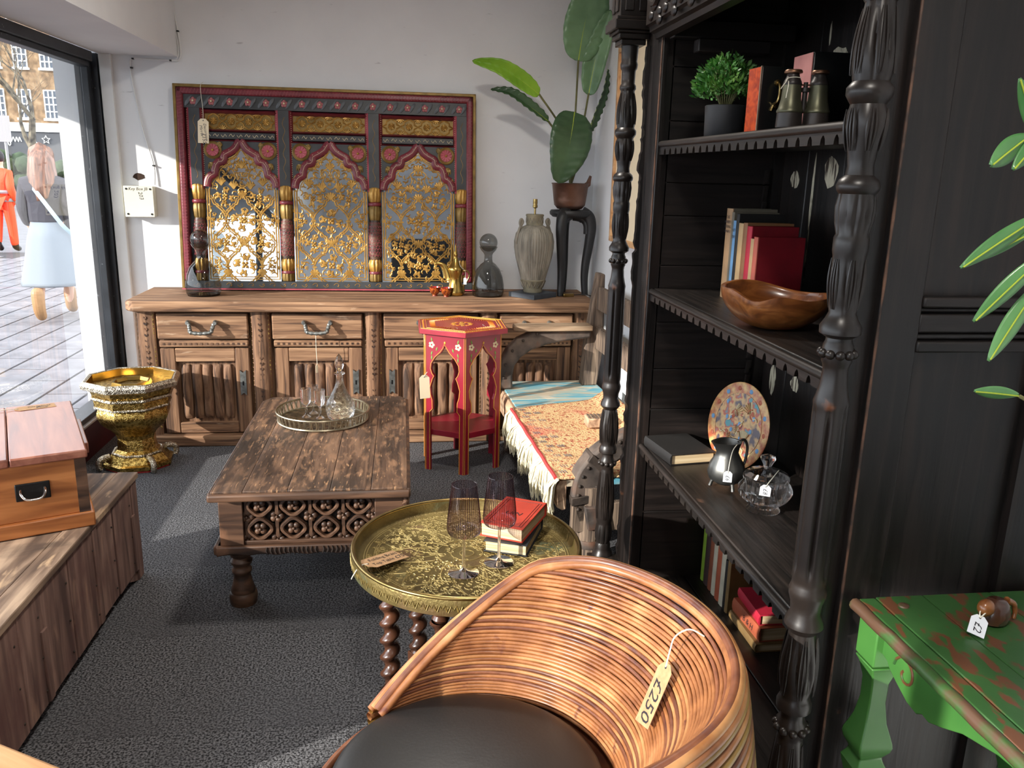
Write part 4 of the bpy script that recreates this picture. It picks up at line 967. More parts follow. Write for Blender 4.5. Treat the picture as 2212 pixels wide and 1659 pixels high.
for k in range(6):
    p, q = Vector(hexline(.243, 0)[k]), Vector(hexline(.243, 0)[(k+1) % 6])
    for j in range(18):
        c = p.lerp(q, (j+.5)/18); (d if j % 2 else e).ball(c, (.0055, .0055, .0012), 6, 3)
    p, q = Vector(hexline(.17, 0)[k]), Vector(hexline(.17, 0)[(k+1) % 6])
    for j in range(12):
        c = p.lerp(q, (j+.5)/12); e.tube([c, c*1.0+Vector((c.x*.2, c.y*.2, 0))*1.0+Vector((0, 0, 0))], [.004, .001], 4, flat=.3)
for i in range(12):
    a = TAU*i/12; (d if i % 2 else e).ball((.05*cos(a), .05*sin(a), .7925), (.014, .014, .0012), 7, 3)
d.ball((0, 0, .7925), (.02, .02, .0014), 8, 3)
stuff(d.build('painted_border', 'yellow_paint', tp, fix=False)); stuff(e.build('painted_border', 'orange_paint', tp, fix=False))
M = basis((.105, 4.215, .50), (.9, .25, .02), (-.05, .05, 1))
swing_tag('hexagonal_table_tag', 'blank cream tag hanging on the left side of the red hexagonal table', M, .055, .125, 'cream_card', [], [[(0, .06, .004), (.02, .075, -.01)]])

# ================================================================ octagonal brass table
t = thing('octagonal_stand', 'octagonal embossed brass stand with a dished top beside the window', 'stand', (-1.452, 4.515, 0), R(9))
def octo(pr, name, mat, par=t, bev=0): return B().lathe(pr, 8, ph=PI/8).build(name, mat, par, smooth=0, bev=bev)
octo([(.172, 0), (.172, .012)], 'red_base', 'rug_red')
octo([(.185, .012), (.185, .034), (.168, .04), (.14, .075)], 'foot', 'brass_stamped')
octo([(.122, .085), (.104, .10), (.098, .16), (.105, .185)], 'neck', 'brass_stamped')
P = smoothpts([(.105, 0, .185), (.125, 0, .21), (.165, 0, .245), (.188, 0, .29), (.186, 0, .325), (.175, 0, .345)], 4)
B().lathe([(p.x, p.z) for p in P], 8, ph=PI/8).build('bowl', 'brass_stamped', t, smooth=40)
octo([(.196, .355), (.198, .395)], 'band', 'brass_stamped'); octo([(.2, .41), (.21, .44), (.222, .45)], 'collar', 'brass_stamped')
for r, z, rd in ((.128, .08, .008), (.192, .350, .008), (.206, .402, .008)):
    rope = B(); pts = [Vector((r*cos(PI/8+PI/4*k), r*sin(PI/8+PI/4*k), z)) for k in range(8)]
    for k in range(8):
        p, q = pts[k], pts[(k+1) % 8]; n = 16; rope.tube([p.lerp(q, j/n) for j in range(n+1)], [rd*(1+.16*sin(j*2.6)) for j in range(n+1)], 7)
    rope.build('rope_moulding', 'tin_stamped', t)
octo([(.235, .45), (.252, .458), (.255, .478), (.248, .490), (.238, .497), (.228, .494), (.222, .454)], 'rim', 'tin_stamped')
octo([(0, .4505), (.223, .4505), (.223, .4545), (0, .4545)], 'dished_top', 'brass_stamped'); B().lathe([(.2235, .4925), (.2205, .455), (.2235, .455), (.2265, .4925), (.2235, .4925)], 8, ph=PI/8, cap=False).build('rim_lining', 'brass', t, smooth=0)
B().lathe([(.098, .4545), (.104, .4545), (.098, .474), (.088, .474), (.08, .456)], 8, ph=PI/8, cap=False).build('inner_rim', 'brass', t, smooth=0)
for a in (28, 118, 208, 298):
    b = B().tube(smoothpts([(.15, 0, .075), (.18, 0, .072), (.205, 0, .058), (.208, 0, .03), (.200, 0, .012)], 4), [.016]*17, 8)
    b.xf(Rz(R(a))); b.build('scroll_foot', 'tin_stamped', t)

# ================================================================ old trunk and pine box
t = thing('blanket_chest', 'long weathered wooden blanket chest with plank sides under the window', 'chest', (-1.35, 2.22, 0))
TH, TL0, TL1 = .43, -.55, .975
ys = [TL1-.06]
while ys[-1] > TL0+.2: ys.append(ys[-1]-rnd.uniform(.15, .235))
ys[-1] = TL0+.06
for k in range(len(ys)-1):
    bx(.262, .298+rnd.uniform(-.003, .003), ys[k+1]+.0035, ys[k]-.0035, .045, TH-.02).build('plank', 'trunk_wood', t, bev=.003)
    if k % 2 == 0: bx(.298, .306, ys[k]-.028, ys[k]+.006, .05, TH-.03-.12*(k % 4 == 0)).build('batten', 'trunk_wood', t, bev=.002)
bx(-.298, -.27, TL0, TL1, .05, TH-.02).build('back_board', 'trunk_wood', t)
for y in (TL0, TL1-.03): bx(-.27, .262, y, y+.03, .05, TH-.02).build('end_board', 'trunk_wood', t)
bx(-.27, .262, TL0+.03, TL1-.03, .06, .075).build('bottom_board', 'trunk_wood', t)
for y0 in (TL1-.06, TL0): bx(.258, .303, y0, y0+.06, .0, TH-.02).build('corner_post', 'trunk_wood', t, bev=.003); bx(-.3, -.255, y0, y0+.06, 0, TH-.02).build('corner_post', 'trunk_wood', t)
B().prism([(TL1-.06, .0), (TL1-.06, .07), (TL1-.2, .06), (TL1-.11, .02)], .262, .296, 'yz').build('bracket_foot', 'trunk_wood', t)
lx = [-.31, -.12, .06, .235, .312]
for a, b in zip(lx, lx[1:]): bx(a+.001, b-.001, TL0-.01, TL1+.008, TH-.022, TH-.001+(.002 if b == .312 else 0)).build('lid_plank', 'trunk_lid', t, bev=.003)
d = B()
for k in range(len(ys)-1):
    for z in (.09, .2, .33): d.ball((.3, ys[k]-.03, z), (.003, .004, .004), 6, 4)
stuff(d.build('nail', 'iron_dark', t))
t = thing('pine_box', 'polished pine box with a reddish lid and black handle on top of the blanket chest', 'box', (-1.036, 2.70, TH+.0015), R(24))
BW, BD = .40, .64
bx(-BW, 0, 0, .02, .05, .238).build('front_board', 'pine', t, bev=.003)
bx(-BW, 0, BD-.02, BD, .05, .238).build('back_board', 'pine', t)
for x in (-.02, -BW): bx(x, x+.02, .02, BD-.02, .05, .238).build('side_board', 'pine', t, bev=.002)
bx(-.032, .0015, -.0015, .0, .05, .238).build('corner_strip', 'coffee_dark', t)
bx(-BW-.012, .012, -.012, BD+.012, 0, .05).build('plinth', 'pine', t, bev=.005)
for x0, x1 in ((-BW-.014, -.212), (-.210, .008)): bx(x0, x1, -.012, BD+.012, .238, .266).build('lid_plank', 'pine_lid', t, bev=.005)
bx(.008, .024, .16, .48, .198, .236).build('side_cleat', 'pine_lid', t, bev=.003)
hp = bx(-.205, -.107, -.006, 0, .12, .178).build('handle_plate', 'black_metal', t, bev=.003)
B().tube(smoothpts([(-.190, -.008, .158), (-.189, -.024, .148), (-.178, -.034, .135), (-.156, -.036, .132), (-.134, -.034, .135), (-.123, -.024, .148), (-.122, -.008, .158)], 5), .0042, 8).build('bail', 'chrome', hp)
M = Tr(-1.036, 2.70, TH+.0015) @ Rz(R(24)) @ basis((-.115, .600, .2668), (0, 1, 0), (-1, 0, .01)) @ Rz(R(6))
swing_tag('pine_box_tag', 'kraft paper tag lying on the lid of the pine box', M, .055, .135, 'kraft', [('Original', .024, .008, -.012, R(-90)), ('Pine', .024, -.012, -.02, R(-90))], [[(0, .10, .004), (.01, .16, .002)]])
# corner of a pale table near the viewer
t = thing('pale_side_table', 'corner of a pale wooden table at the bottom left', 'table', (-.812, 1.282, 0), R(-30))
bx(-.35, .35, -.2, .2, .472, .50).build('top', 'pale_wood', t, bev=.008, seg=3)
bx(-.32, .32, -.17, .17, .42, .472).build('apron', 'pale_wood', t)
for x in (-.3, .3):
    for y in (-.15, .15): bx(x-.02, x+.02, y-.02, y+.02, 0, .43).build('leg', 'pale_wood', t, bev=.003)

# ================================================================ folding brass tray table
BX, BY, BZ = .172, 2.155, .546
t = thing('brass_tray_table', 'folding brass tray table with engraved top and barley twist legs', 'table', (BX, BY, 0))
tr_ = B().lathe([(0, .536), (.305, .536), (.318, .528), (.323, .53), (.326, .572), (.322, .580), (.314, .580), (.311, .572), (.308, .552), (.30, BZ), (0, BZ)], 96, cap=False).build('tray', 'brass_engraved', t)
B().tube([(.319*cos(TAU*i/96), .319*sin(TAU*i/96), .578) for i in range(96)], .0065, 8, closed=True).build('rolled_rim', 'brass_worn', tr_)
d = B()
def ring(r, rad=.0016, z=BZ): d.tube([(r*cos(TAU*i/72), r*sin(TAU*i/72), z) for i in range(72)], rad, 4, closed=True)
for r in (.29, .283, .262, .256, .085, .045, .02): ring(r)
for n, r0, r1, ph in ((8, .10, .25, 0), (8, .07, .18, PI/8), (16, .185, .253, 0)):
    for i in range(n):
        a0 = TAU*i/n+ph; P = []
        for j in range(13):
            q = j/12; a = a0+(q-.5)*TAU/n*1.0; P.append(((r0+(r1-r0)*(1-abs(2*q-1)**1.6))*cos(a), (r0+(r1-r0)*(1-abs(2*q-1)**1.6))*sin(a), BZ))
        d.tube(P, .0015, 4)
for i in range(1000):
    r = .282*math.sqrt(rnd.uniform(.02, .97)); a = rnd.uniform(0, TAU); s = rnd.uniform(.006, .013); x, y = r*cos(a), r*sin(a); w = rnd.choice((-1, 1))
    d.tube([(x+s*(1-q/9)*cos(a+w*q*.75), y+s*(1-q/9)*sin(a+w*q*.75), BZ) for q in range(8)], .0014, 4, cap=False)
for i in range(72):
    a = TAU*i/72; e = .01 if i % 2 else -.01
    d.tube([(.3255*cos(a+u), .3255*sin(a+u), .552+.013*v) for u, v in ((-.04, -.8), (-.02, .6+e), (.0, -.2), (.02, .8), (.035, -.6), (.05, .4))], .0014, 4, cap=False)
stuff(d.build('engraving', 'brass_relief', tr_, fix=False))
def twist(z0, z1, r=.0225, e=.0075, turns=6):
    return B().grid(lambda u, v: (e*cos(TAU*turns*v)+r*cos(TAU*u), e*sin(TAU*turns*v)+r*sin(TAU*u), lerp(z0, z1, v)), 14, 84, True)
lg = twist(.14, .46).lathe([(.018, .455), (.024, .465), (.018, .475), (.022, .485)], 14).lathe([(.022, .13), (.017, .137), (.02, .145)], 14)
lg = lg.mesh('twist', 50)
bl = bx(-.024, .024, -.024, .024, .485, .536).mesh('block', 0); bl2 = bx(-.024, .024, -.024, .024, .065, .13).mesh('block', 0)
ft = B().lathe([(.012, 0), (.022, .008), (.024, .03), (.018, .055), (.020, .065)], 16).mesh('foot')
for k in range(6):
    a = R(180+60*k+8); loc = (.222*cos(a), .222*sin(a), 0)
    l = bpy.data.objects.new('leg', lg); COL.objects.link(l); l.parent = t; l.location = loc; l.rotation_euler = (0, 0, a)
    if not lg.materials: lg.materials.append(MATS['twist_wood'])
    for me in (bl, bl2, ft): obj(me.name, me, 'twist_wood', l, bev=.003)
    a2 = R(180+60*(k+1)+8)
    if k % 2 == 0:
        p, q = Vector(loc)+Vector((0, 0, .098)), Vector((.222*cos(a2), .222*sin(a2), .098)); n = 16
        B().tube([p.lerp(q, j/n) for j in range(n+1)], [.011+.005*sin(PI*j/n)+(.004 if j in (3, 13) else 0) for j in range(n+1)], 10).build('stretcher', 'twist_wood', t)
bx(-.21, .21, -.012, .012, .505, .534).xf(Rz(R(8))).build('cross_rail', 'twist_wood', t); bx(-.21, .21, -.012, .012, .505, .534).xf(Rz(R(68))).build('cross_rail', 'twist_wood', t)
M = basis((-.058, 2.098, .5735), (.68, -.73, -.12), (-.66, -.62, .02)) @ Rz(R(-6))
M = basis((-.062, 2.09, .568), (-.75, .66, .02), (-.66, -.74, .16))
swing_tag('brass_table_tag', 'kraft paper price tag resting on the rim of the brass tray table', M, .062, .145, 'kraft',
          [('Folding Brass', .021, .013, -.010, R(-90)), ('Top Table', .020, -.013, .014, R(-90)), ('\u00a375', .024, -.012, -.052, R(-90))], [[(.01, .08, -.004), (.02, .09, -.03), (.03, .085, -.045)]])
# wine glasses
def wine(loc, label):
    t = thing('wine_glass', label, 'wine glass', loc, 0, 'ribbed wine glasses on the brass tray')
    B().lathe([(0, .001), (.040, .001), (.042, .002), (.040, .0035), (.012, .007), (.006, .014), (.0042, .03), (.0042, .10), (.006, .108)], 32, cap=False).build('stem', 'wine_stem', t)
    pr = [(.004, .109), (.03, .112), (.042, .119), (.0455, .132), (.044, .16), (.039, .205), (.033, .255)]
    B().lathe(pr, 64, cap=False, mod=lambda r, z, a: r).build('bowl', 'wine_glass', t)
    ri = B()
    for k in range(44):
        a = TAU*k/44; ri.tube([(r*1.004*cos(a), r*1.004*sin(a), z) for r, z in pr[1:]], .0009, 4, cap=False)
    stuff(ri.build('rib', 'wine_rib', t, fix=False))
    B().tube([(.033*cos(TAU*i/40), .033*sin(TAU*i/40), .255) for i in range(40)], .0011, 6, closed=True).build('lip', 'wine_glass', t)
    s = bx(-.0085, .0085, -.030, -.019, .0042, .0046).build('price_sticker', 'white_card', t, smooth=0)
    text('\u00a33', .009, Tr(0, -.0245, .0048), s); return t
w0 = wine((.154, 2.034, BZ+.0012), 'ribbed smoky wine glass standing in front, left of the two')
w1 = dup(w0, (.256, 2.088, BZ+.0012), R(8), 'ribbed smoky wine glass standing beside the red book'); w0.rotation_euler.z = R(75)
# books
def book(name, label, loc, rz, w, d, th, mat, group=None, page='pages', spine_w=None):
    """lying book: spine along local -X side, w across, d along the spine, th thick"""
    t = thing(name, label, 'book', loc, rz, group); c = .0028
    bx(-w/2, w/2, -d/2, d/2, 0, c).build('cover', mat, t, bev=.001); bx(-w/2, w/2, -d/2, d/2, th-c, th).build('cover', mat, t, bev=.001)
    B().prism([(-w/2, c*.3), (-w/2-.004, th*.3), (-w/2-.004, th*.7), (-w/2, th-c*.3), (-w/2+.003, th-c*.3), (-w/2+.003, c*.3)], -d/2, d/2, 'xz').build('spine', mat, t)
    bx(-w/2+.004, w/2-.005, -d/2+.005, d/2-.005, c, th-c).build('page_block', page, t); return t
book('hardback_book', 'dark navy hardback book lying under the red one on the brass tray', (.318, 2.232, BZ+.0016), R(-112), .205, .128, .034, 'book_navy')
t = book('hardback_book', 'worn red hardback book lying on top of the navy book', (.320, 2.256, BZ+.0360), R(-118), .215, .132, .042, 'book_orange')
d = B()
for s in (.088, .08): d.tube([(-.1+.012+s*0, -.066+.01+(.088-s), .0425), (.1-.006, -.066+.01+(.088-s), .0425), (.1-.006, .066-.01-(.088-s), .0425), (-.1+.012, .066-.01-(.088-s), .0425)], .0007, 4, closed=True)
d.build('tooled_border', 'book_dbrown', t); text('UIN', .03, Tr(.01, 0, .0426) @ Rz(R(90)), t)
# ================================================================ rustic bench with rug
def at(root):      # helper: add a part given in world coordinates
    o = Vector(root.location)
    def f(name, mat, b, par=None, **k): return b.xf(Tr(*(-o))).build(name, mat, par or root, **k)
    return f
t = thing('rustic_bench', 'rustic wooden bench with blue painted seat and old cartwheel arms', 'bench', (.88, 3.9, 0)); A_ = at(t); BENCH = t
for k in range(4):
    y0 = 3.10+k*.405; A_('seat_plank', 'blue_wood', bx(.60, 1.17, y0+.001, y0+.404, .358, .394), bev=.004)
A_('front_beam', 'bench_beam', B().prism([(.575, .27), (.60, .255), (.615, .26), (.615, .388), (.585, .39), (.572, .36)], 3.10, 4.72, 'xz'), bev=.004)
A_('end_beam', 'bench_wood', bx(.635, 1.10, 3.075, 3.11, .165, .29), bev=.004)
A_('end_beam', 'bench_wood', bx(.635, 1.10, 4.69, 4.72, .2, .355), bev=.004)
for (x, y) in ((.72, 3.12), (1.08, 3.12), (.68, 4.62), (1.08, 4.62)):
    A_('leg', 'bench_wood', B().prism([(.055*cos(a)*(1+.08*(k % 2)), .055*sin(a)*(1+.08*(k % 2))) for k, a in enumerate([TAU*q/24 for q in range(24)])], 0, .36, 'xy').xf(Tr(x, y, 0)))
    A_('iron_band', 'iron_rust', B().lathe([(.061, .09), (.063, .095), (.063, .12), (.061, .125)], 20, (x, y, 0)))
# far arm
A_('arm_rest', 'arm_wood', B().prism([(.64, 4.52), (.67, 4.50), (1.10, 4.50), (1.10, 4.62), (.70, 4.62), (.65, 4.60)], .735, .765, 'xy'), bev=.006)
O = [(.56, .394), (.563, .475), (.572, .55), (.61, .632), (.67, .69), (.75, .727), (.9, .735), (1.1, .735)]; I = [(1.1, .69), (.938, .672), (.85, .656), (.751, .622), (.69, .58), (.655, .53), (.645, .47), (.648, .394)]
A_('wheel_arm', 'iron_rust', B().prism(O+I, 4.53, 4.60), bev=.012, seg=2)
d = B()
for x, z in O[1:6]: d.ball((x+.03, 4.527, z-.01), (.009, .006, .009), 8, 5)
stuff(A_('rivet', 'iron_dark', d))
# near arm, a length of studded cartwheel rim
O = [(.66, .20), (.636, .28), (.634, .341), (.651, .421), (.701, .492), (.776, .55), (.88, .60), (1.0, .63)]; I = [(1.0, .52), (.90, .505), (.81, .46), (.768, .40), (.742, .30), (.755, .214)]
wa = A_('wheel_arm', 'iron_rust', B().prism([(p.x, p.z) for p in smoothpts([(x, 0, z) for x, z in O], 3)]+[(p.x, p.z) for p in smoothpts([(x, 0, z) for x, z in I], 3)], 3.075, 3.165), bev=.012)
d = B()
for k in range(9):
    q = k/8; p = smoothpts([(x, 0, z) for x, z in O[1:]], 4); a = p[int(q*(len(p)-1)*.72)]
    d.ball((a.x+.024, 3.074, a.z-.012), (.008, .006, .008), 8, 5)
    p = smoothpts([(x, 0, z) for x, z in I[::-1]], 4); a = p[int(q*(len(p)-1)*.8)]; d.ball((a.x-.018, 3.074, a.z+.01), (.008, .006, .008), 8, 5)
stuff(A_('stud', 'iron_dark', d, wa))
A_('iron_strap', 'iron_dark', B().prism([(.63, .285), (.745, .30), (.744, .335), (.628, .32)], 3.066, 3.168), wa, bev=.003)
A_('iron_strap', 'iron_dark', B().prism([(.69, .475), (.775, .405), (.79, .43), (.71, .505)], 3.068, 3.168), wa, bev=.003)
A_('axle_bracket', 'iron_rust', B().prism([(.68, .285), (.742, .285), (.765, .19), (.70, .18)], 3.045, 3.075), wa, bev=.005)
A_('bolt', 'iron_rust', B().ball((.745, 3.04, .175), (.022, .018, .022), 12, 8), wa)
# back
for y in (4.62, 3.35):
    A_('back_post', 'bench_wood', B().prism([(1.07, .394), (1.16, .394), (1.19, .62), (1.18, 1.05), (1.14, 1.055), (1.085, .66)], y-.04, y+.04), bev=.008)
for z in (.62, .85): A_('back_rail', 'bench_wood', bx(1.135, 1.165, 3.39, 4.58, z, z+.13), bev=.005)
BENCH.location.y += .022; BENCH.rotation_euler.z = R(2.9)
# rug
t = thing('fringed_rug', 'worn red and cream rug with long white fringe thrown over the bench', 'rug', (.88, 3.62, .395)); A_ = at(t)
def rugp(u, v):
    x = lerp(.565, 1.135, u); y = lerp(3.10, lerp(4.12, 4.30, u), v)
    z = .399+.004*sin(9*u+5*v)*sin(7*v)+(.05*max(0, u-.82)/.18 if u > .82 else 0)
    return (x, y, z)
A_('pile', 'rug_pile', B().grid(rugp, 30, 40), sol=.008)
A_('red_border', 'rug_red', B().tube([(.563, 3.10+1.02*k/30, .403+.002*sin(k)) for k in range(31)], .008, 6))
d = B()
for k in range(15):
    for r in range(1 + k % 2):
        y = 3.15+.066*k; x = .60+.05*r+.02*(k % 2)
        for j in range(3): d.tube([(x+.012*j, y, .4055), (x+.012*j-.006, y+.03, .4062)], .0016, 4)
stuff(A_('woven_dash', 'rug_grey', d, fix=False))
d = B()
for k in range(900):
    y = 3.085+1.05*rnd.random(); x0 = .565+.01*rnd.random(); L = .115+.07*rnd.random()+.02*sin(y*19); o = rnd.uniform(.015, .06)*(.6+.5*sin(y*23)); dy = rnd.uniform(-.03, .03)
    d.tube([(x0, y, .402), (x0-o*.7, y+dy*.4, .400-.03), (x0-o, y+dy*.8, .40-L*.65), (x0-o*.85+rnd.uniform(-.012, .012), y+dy, .40-L)], [.0028, .0032, .0024, .0008], 4, cap=False)
stuff(A_('fringe', 'rug_fringe', d, fix=False)); t.location.x += .015; t.location.y += .012; t.rotation_euler.z = R(2.9)
t = thing('wooden_block', 'small carved wooden printing block lying on the rug', 'block', (.93, 3.79, .408))
bx(-.05, .05, -.045, .045, 0, .045).build('block', 'bench_beam', t, bev=.004)
d = B()
for k in range(5): d.box(-.042+.018*k, -.034+.018*k, -.038, .038, .045, .048)
stuff(d.build('carved_rib', 'bench_wood', t))

# ================================================================ dark oak bookcase
BK = thing('bookcase', 'tall dark carved oak bookcase with turned pillars and scalloped shelves', 'bookcase', (1.08, 2.2, 0)); A_ = at(BK)
XF, XB, Y0, Y1 = .85, 1.29, 1.50, 2.79
for k in range(6):
    a, b = lerp(1.46, Y1+.03, k/6), lerp(1.46, Y1+.03, (k+1)/6)
    A_('back_plank', 'dark_oak', bx(XB, XB+.025, a+.001, b-.001, .06, 2.28), bev=.003)
zz = [.06, .38, .62, .78, .93, 1.10, 1.30, 1.47, 1.58, 1.78, 1.95, 2.28]
for a, b in zip(zz, zz[1:]): A_('end_plank', 'dark_oak_x', bx(.88, XB, Y1, Y1+.02, a+.001, b-.001), bev=.002)
A_('corner_post', 'dark_oak', bx(XB-.035, XB, Y1-.022, Y1, .11, 2.2))
for z0, z1 in ((.75, 1.19), (1.25, 1.67)):
    d = B(); n = int((z1-z0)/.055)
    for k in range(n): d.prism([(XB-.062, z0+.055*k), (XB-.05, z0+.055*k+.008), (XB-.044, z0+.055*k+.05), (XB-.058, z0+.055*k+.05)], Y1-.016, Y1-.001)
    stuff(A_('notched_rack', 'dark_oak', d))
A_('far_stile', 'dark_oak', bx(.845, .89, Y1, Y1+.20, .06, 2.1), bev=.004)
A_('stile_edge', 'worn_edge', bx(.8425, .8455, Y1+.002, Y1+.012, .11, 2.05))
A_('far_end', 'dark_oak', bx(.89, XB+.025, Y1+.02, Y1+.05, .06, 2.28))
# near end, a framed panel that faces the viewer
YE = 1.43
A_('near_stile', 'dark_oak', bx(.885, .97, YE, Y0, .0, 2.28), bev=.004)
A_('stile_edge', 'worn_edge', B().tube([(.8865, YE+.0015, .0+2.28*k/40) for k in range(41)], [.0018+.0014*abs(sin(k*1.7)) for k in range(41)], 6))
A_('rear_stile', 'dark_oak', bx(XB-.06, XB+.025, YE, Y0, .0, 2.28))
for z0, z1 in ((.0, 1.285), (1.385, 2.28)): A_('end_panel', 'dark_oak', bx(.97, XB-.06, YE+.022, YE+.045, z0, z1))
for z, h_, y in ((1.285, .022, .004), (1.309, .012, .014), (1.323, .036, .008), (1.361, .010, .016), (1.372, .02, .002)): A_('end_moulding', 'dark_oak_x', bx(.968, XB-.058, YE+y-.008, YE+.03, z, z+h_), bev=.004)
# shelves
for z, th in ((1.716, .046), (1.221, .044), (.652, .042)):
    s = A_('shelf', 'dark_oak_h', bx(XF+.018, XB, Y0, Y1, z-.026, z), bev=.003)
    n = 22; P = []
    for k in range(n):
        yc = lerp(Y0+.03, Y1-.03, (k+.5)/n); w = .0105
        P += [(yc-w, z-th)]+[(yc+w*cos(a), z-th+.019*sin(a)) for a in (PI*.8, PI*.6, PI*.5, PI*.4, PI*.2)]+[(yc+w, z-th)]
    A_('scalloped_edge', 'dark_oak_h', B().prism([(Y1, z-th), (Y1, z-.004), (Y0, z-.004), (Y0, z-th)]+P, XF+.006, XF+.02, 'yz'), s)
    A_('edge_moulding', 'dark_oak_h', B().tube([(XF+.010, Y0, z-.0125), (XF+.010, Y1, z-.0125)], .011, 8), s)
A_('base_board', 'dark_oak_h', bx(.80, 1.06, YE+.08, Y1+.2, .06, .111), bev=.004); A_('base_board', 'dark_oak_h', bx(1.063, XB, YE+.08, Y1+.02, .06, .111), bev=.004)
for (x0, x1, y0, y1) in ((.83, .88, Y0, Y1+.18),): A_('plinth', 'dark_oak_h', bx(x0, x1, y0, y1, 0, .06))
# top
A_('top_board', 'dark_oak_h', bx(.80, XB+.025, YE, Y1+.2, 2.28, 2.31))
for (x0, x1, y, z0, z1) in ((.86, 1.27, Y1-.06, 2.03, 2.085), (.93, 1.17, Y1-.10, 1.985, 2.025), (.87, XB, 2.2, 2.12, 2.17)): A_('cross_bar', 'dark_oak_x', bx(x0, x1, y, y+.05, z0, z1), bev=.004)
c = A_('cornice', 'carved_oak', B().prism([(.86, 2.035), (.835, 2.04), (.83, 2.055), (.815, 2.06), (.812, 2.075), (.80, 2.08), (.80, 2.28), (.86, 2.28)], YE+.0, Y1+.06, 'xz'))
d = B()
for k in range(9):
    y = lerp(YE+.12, Y1-.05, k/8); s = 1 if k % 2 else -1
    d.tube([(.798, y+(.07-.006*j)*cos(j*.5*s), 2.18+(.07-.006*j)*sin(j*.5*s)) for j in range(12)], [.014-.0007*j for j in range(12)], 6)
    for j in range(5): d.ball((.798, y+.05*cos(j*1.3), 2.10+.03*sin(j*2.1)), (.008, .022, .016), 8, 5)
stuff(A_('carved_scroll', 'carved_oak', d, c, fix=False))
# turned pillars
PR = [(.060, .09), (.064, .10), (.062, .115), (.052, .125), (.046, .14), (.046, .155), (.040, .163), (.052, .185), (.053, .22), (.046, .242), (.044, .25), (.050, .262), (.056, .31), (.054, .36), (.046, .43), (.040, .475), (.038, .482), (.044, .49), (.044, .515), (.037, .522),
      (.037, .54), (.052, .546), (.053, .56), (.047, .57), (.042, .578), (.052, .60), (.057, .63), (.055, .66), (.045, .70), (.040, .722), (.050, .73), (.058, .738), (.055, .75), (.044, .765), (.046, .785), (.054, .802), (.055, .815), (.050, .825), (.049, .835),
      (.051, .84), (.050, 1.0), (.048, 1.19), (.050, 1.20), (.044, 1.213), (.037, 1.235), (.034, 1.262), (.037, 1.272), (.041, 1.278), (.041, 1.308), (.036, 1.315), (.035, 1.322), (.055, 1.33), (.056, 1.343), (.044, 1.356), (.036, 1.368), (.041, 1.385), (.044, 1.42), (.043, 1.47),
      (.046, 1.478), (.046, 1.502), (.042, 1.508), (.050, 1.53), (.053, 1.556), (.047, 1.578), (.054, 1.584), (.056, 1.592), (.050, 1.602), (.036, 1.61), (.033, 1.625), (.036, 1.64), (.042, 1.66), (.052, 1.69), (.052, 1.71), (.044, 1.727), (.050, 1.733), (.058, 1.742), (.058, 1.754), (.046, 1.764),
      (.053, 1.785), (.054, 1.81), (.046, 1.85), (.037, 1.888), (.044, 1.895), (.043, 1.905), (.036, 1.912), (.037, 1.955), (.044, 1.962), (.047, 1.975), (.042, 1.985), (.044, 2.01), (.046, 2.035)]
def pmod(r, z, a):
    for z0, z1, k, d_ in ((.163, .242, 10, .26), (.262, .475, 8, .30), (.578, .722, 8, .32), (1.368, 1.47, 8, .30), (1.508, 1.578, 11, .26), (1.64, 1.727, 6, .3), (1.764, 1.888, 8, .32)):
        if z0 <= z <= z1:
            q = sin(PI*(z-z0)/(z1-z0)); return r*(1-d_*.6*q*(1-abs(cos(k*a/2+(z-z0)*9*(1 if k == 8 else 0)))**.6))
    if .84 < z < 1.199: return r*(1-.20*max(0, cos(6*a))**4*min(1, (z-.84)*30, (1.199-z)*30))
    return r
fine = []
for (r0, z0), (r1, z1) in zip(PR, PR[1:]):
    n = max(1, int((z1-z0)/.012)) if z1-z0 < .12 else 12
    fine += [(lerp(r0, r1, j/n), lerp(z0, z1, j/n)) for j in range(n)]
fine.append(PR[-1]); fine = [(r*.66, z) for r, z in fine]
pil = B().lathe(fine, 96, mod=pmod).mesh('pillar', 40)
bead = B()
for z, r, n in ((.502, .030, 10), (1.293, .028, 10)):
    for k in range(n): bead.ball((r*cos(TAU*k/n), r*sin(TAU*k/n), z), .009, 10, 7)
bead = bead.mesh('bead')
leafm = B()
for z0, z1, r0, r1 in ((.27, .465, .053, .042), (.585, .715, .054, .046), (1.375, 1.465, .038, .044), (1.65, 1.72, .042, .051), (1.775, 1.88, .054, .040)):
    for k in range(6):
        a = TAU*k/6+.3
        for s in (-1, 0, 1):
            P = [((lerp(r0, r1, q)*.66+.003*sin(PI*q))*cos(a+s*(.12+.34*q*(1-q))), (lerp(r0, r1, q)*.66+.003*sin(PI*q))*sin(a+s*(.12+.34*q*(1-q))), lerp(z0, z1, q)) for q in [j/8 for j in range(9)]]
            leafm.tube(P, [.0008+.0018*sin(PI*j/8) for j in range(9)], 5)
leafm = leafm.mesh('carved_leaf')
pb = B().box(-.06, .06, -.06, .06, .0, .075).box(-.052, .052, -.052, .052, .075, .092).mesh('pillar_base', 0)
cp = B()
for z, w, h_ in ((2.035, .044, .018), (2.053, .054, .018), (2.071, .062, .010), (2.081, .074, .030), (2.111, .068, .012), (2.123, .056, .16)): cp.box(-w, w, -w, w, z, z+h_)
for s in (-.03, .03): cp.box(-.062, -.056, s*.8-.016, s*.8+.016, 2.14, 2.25); cp.box(s*.8-.016, s*.8+.016, -.062, -.056, 2.14, 2.25)
cp = cp.mesh('capital', 0)
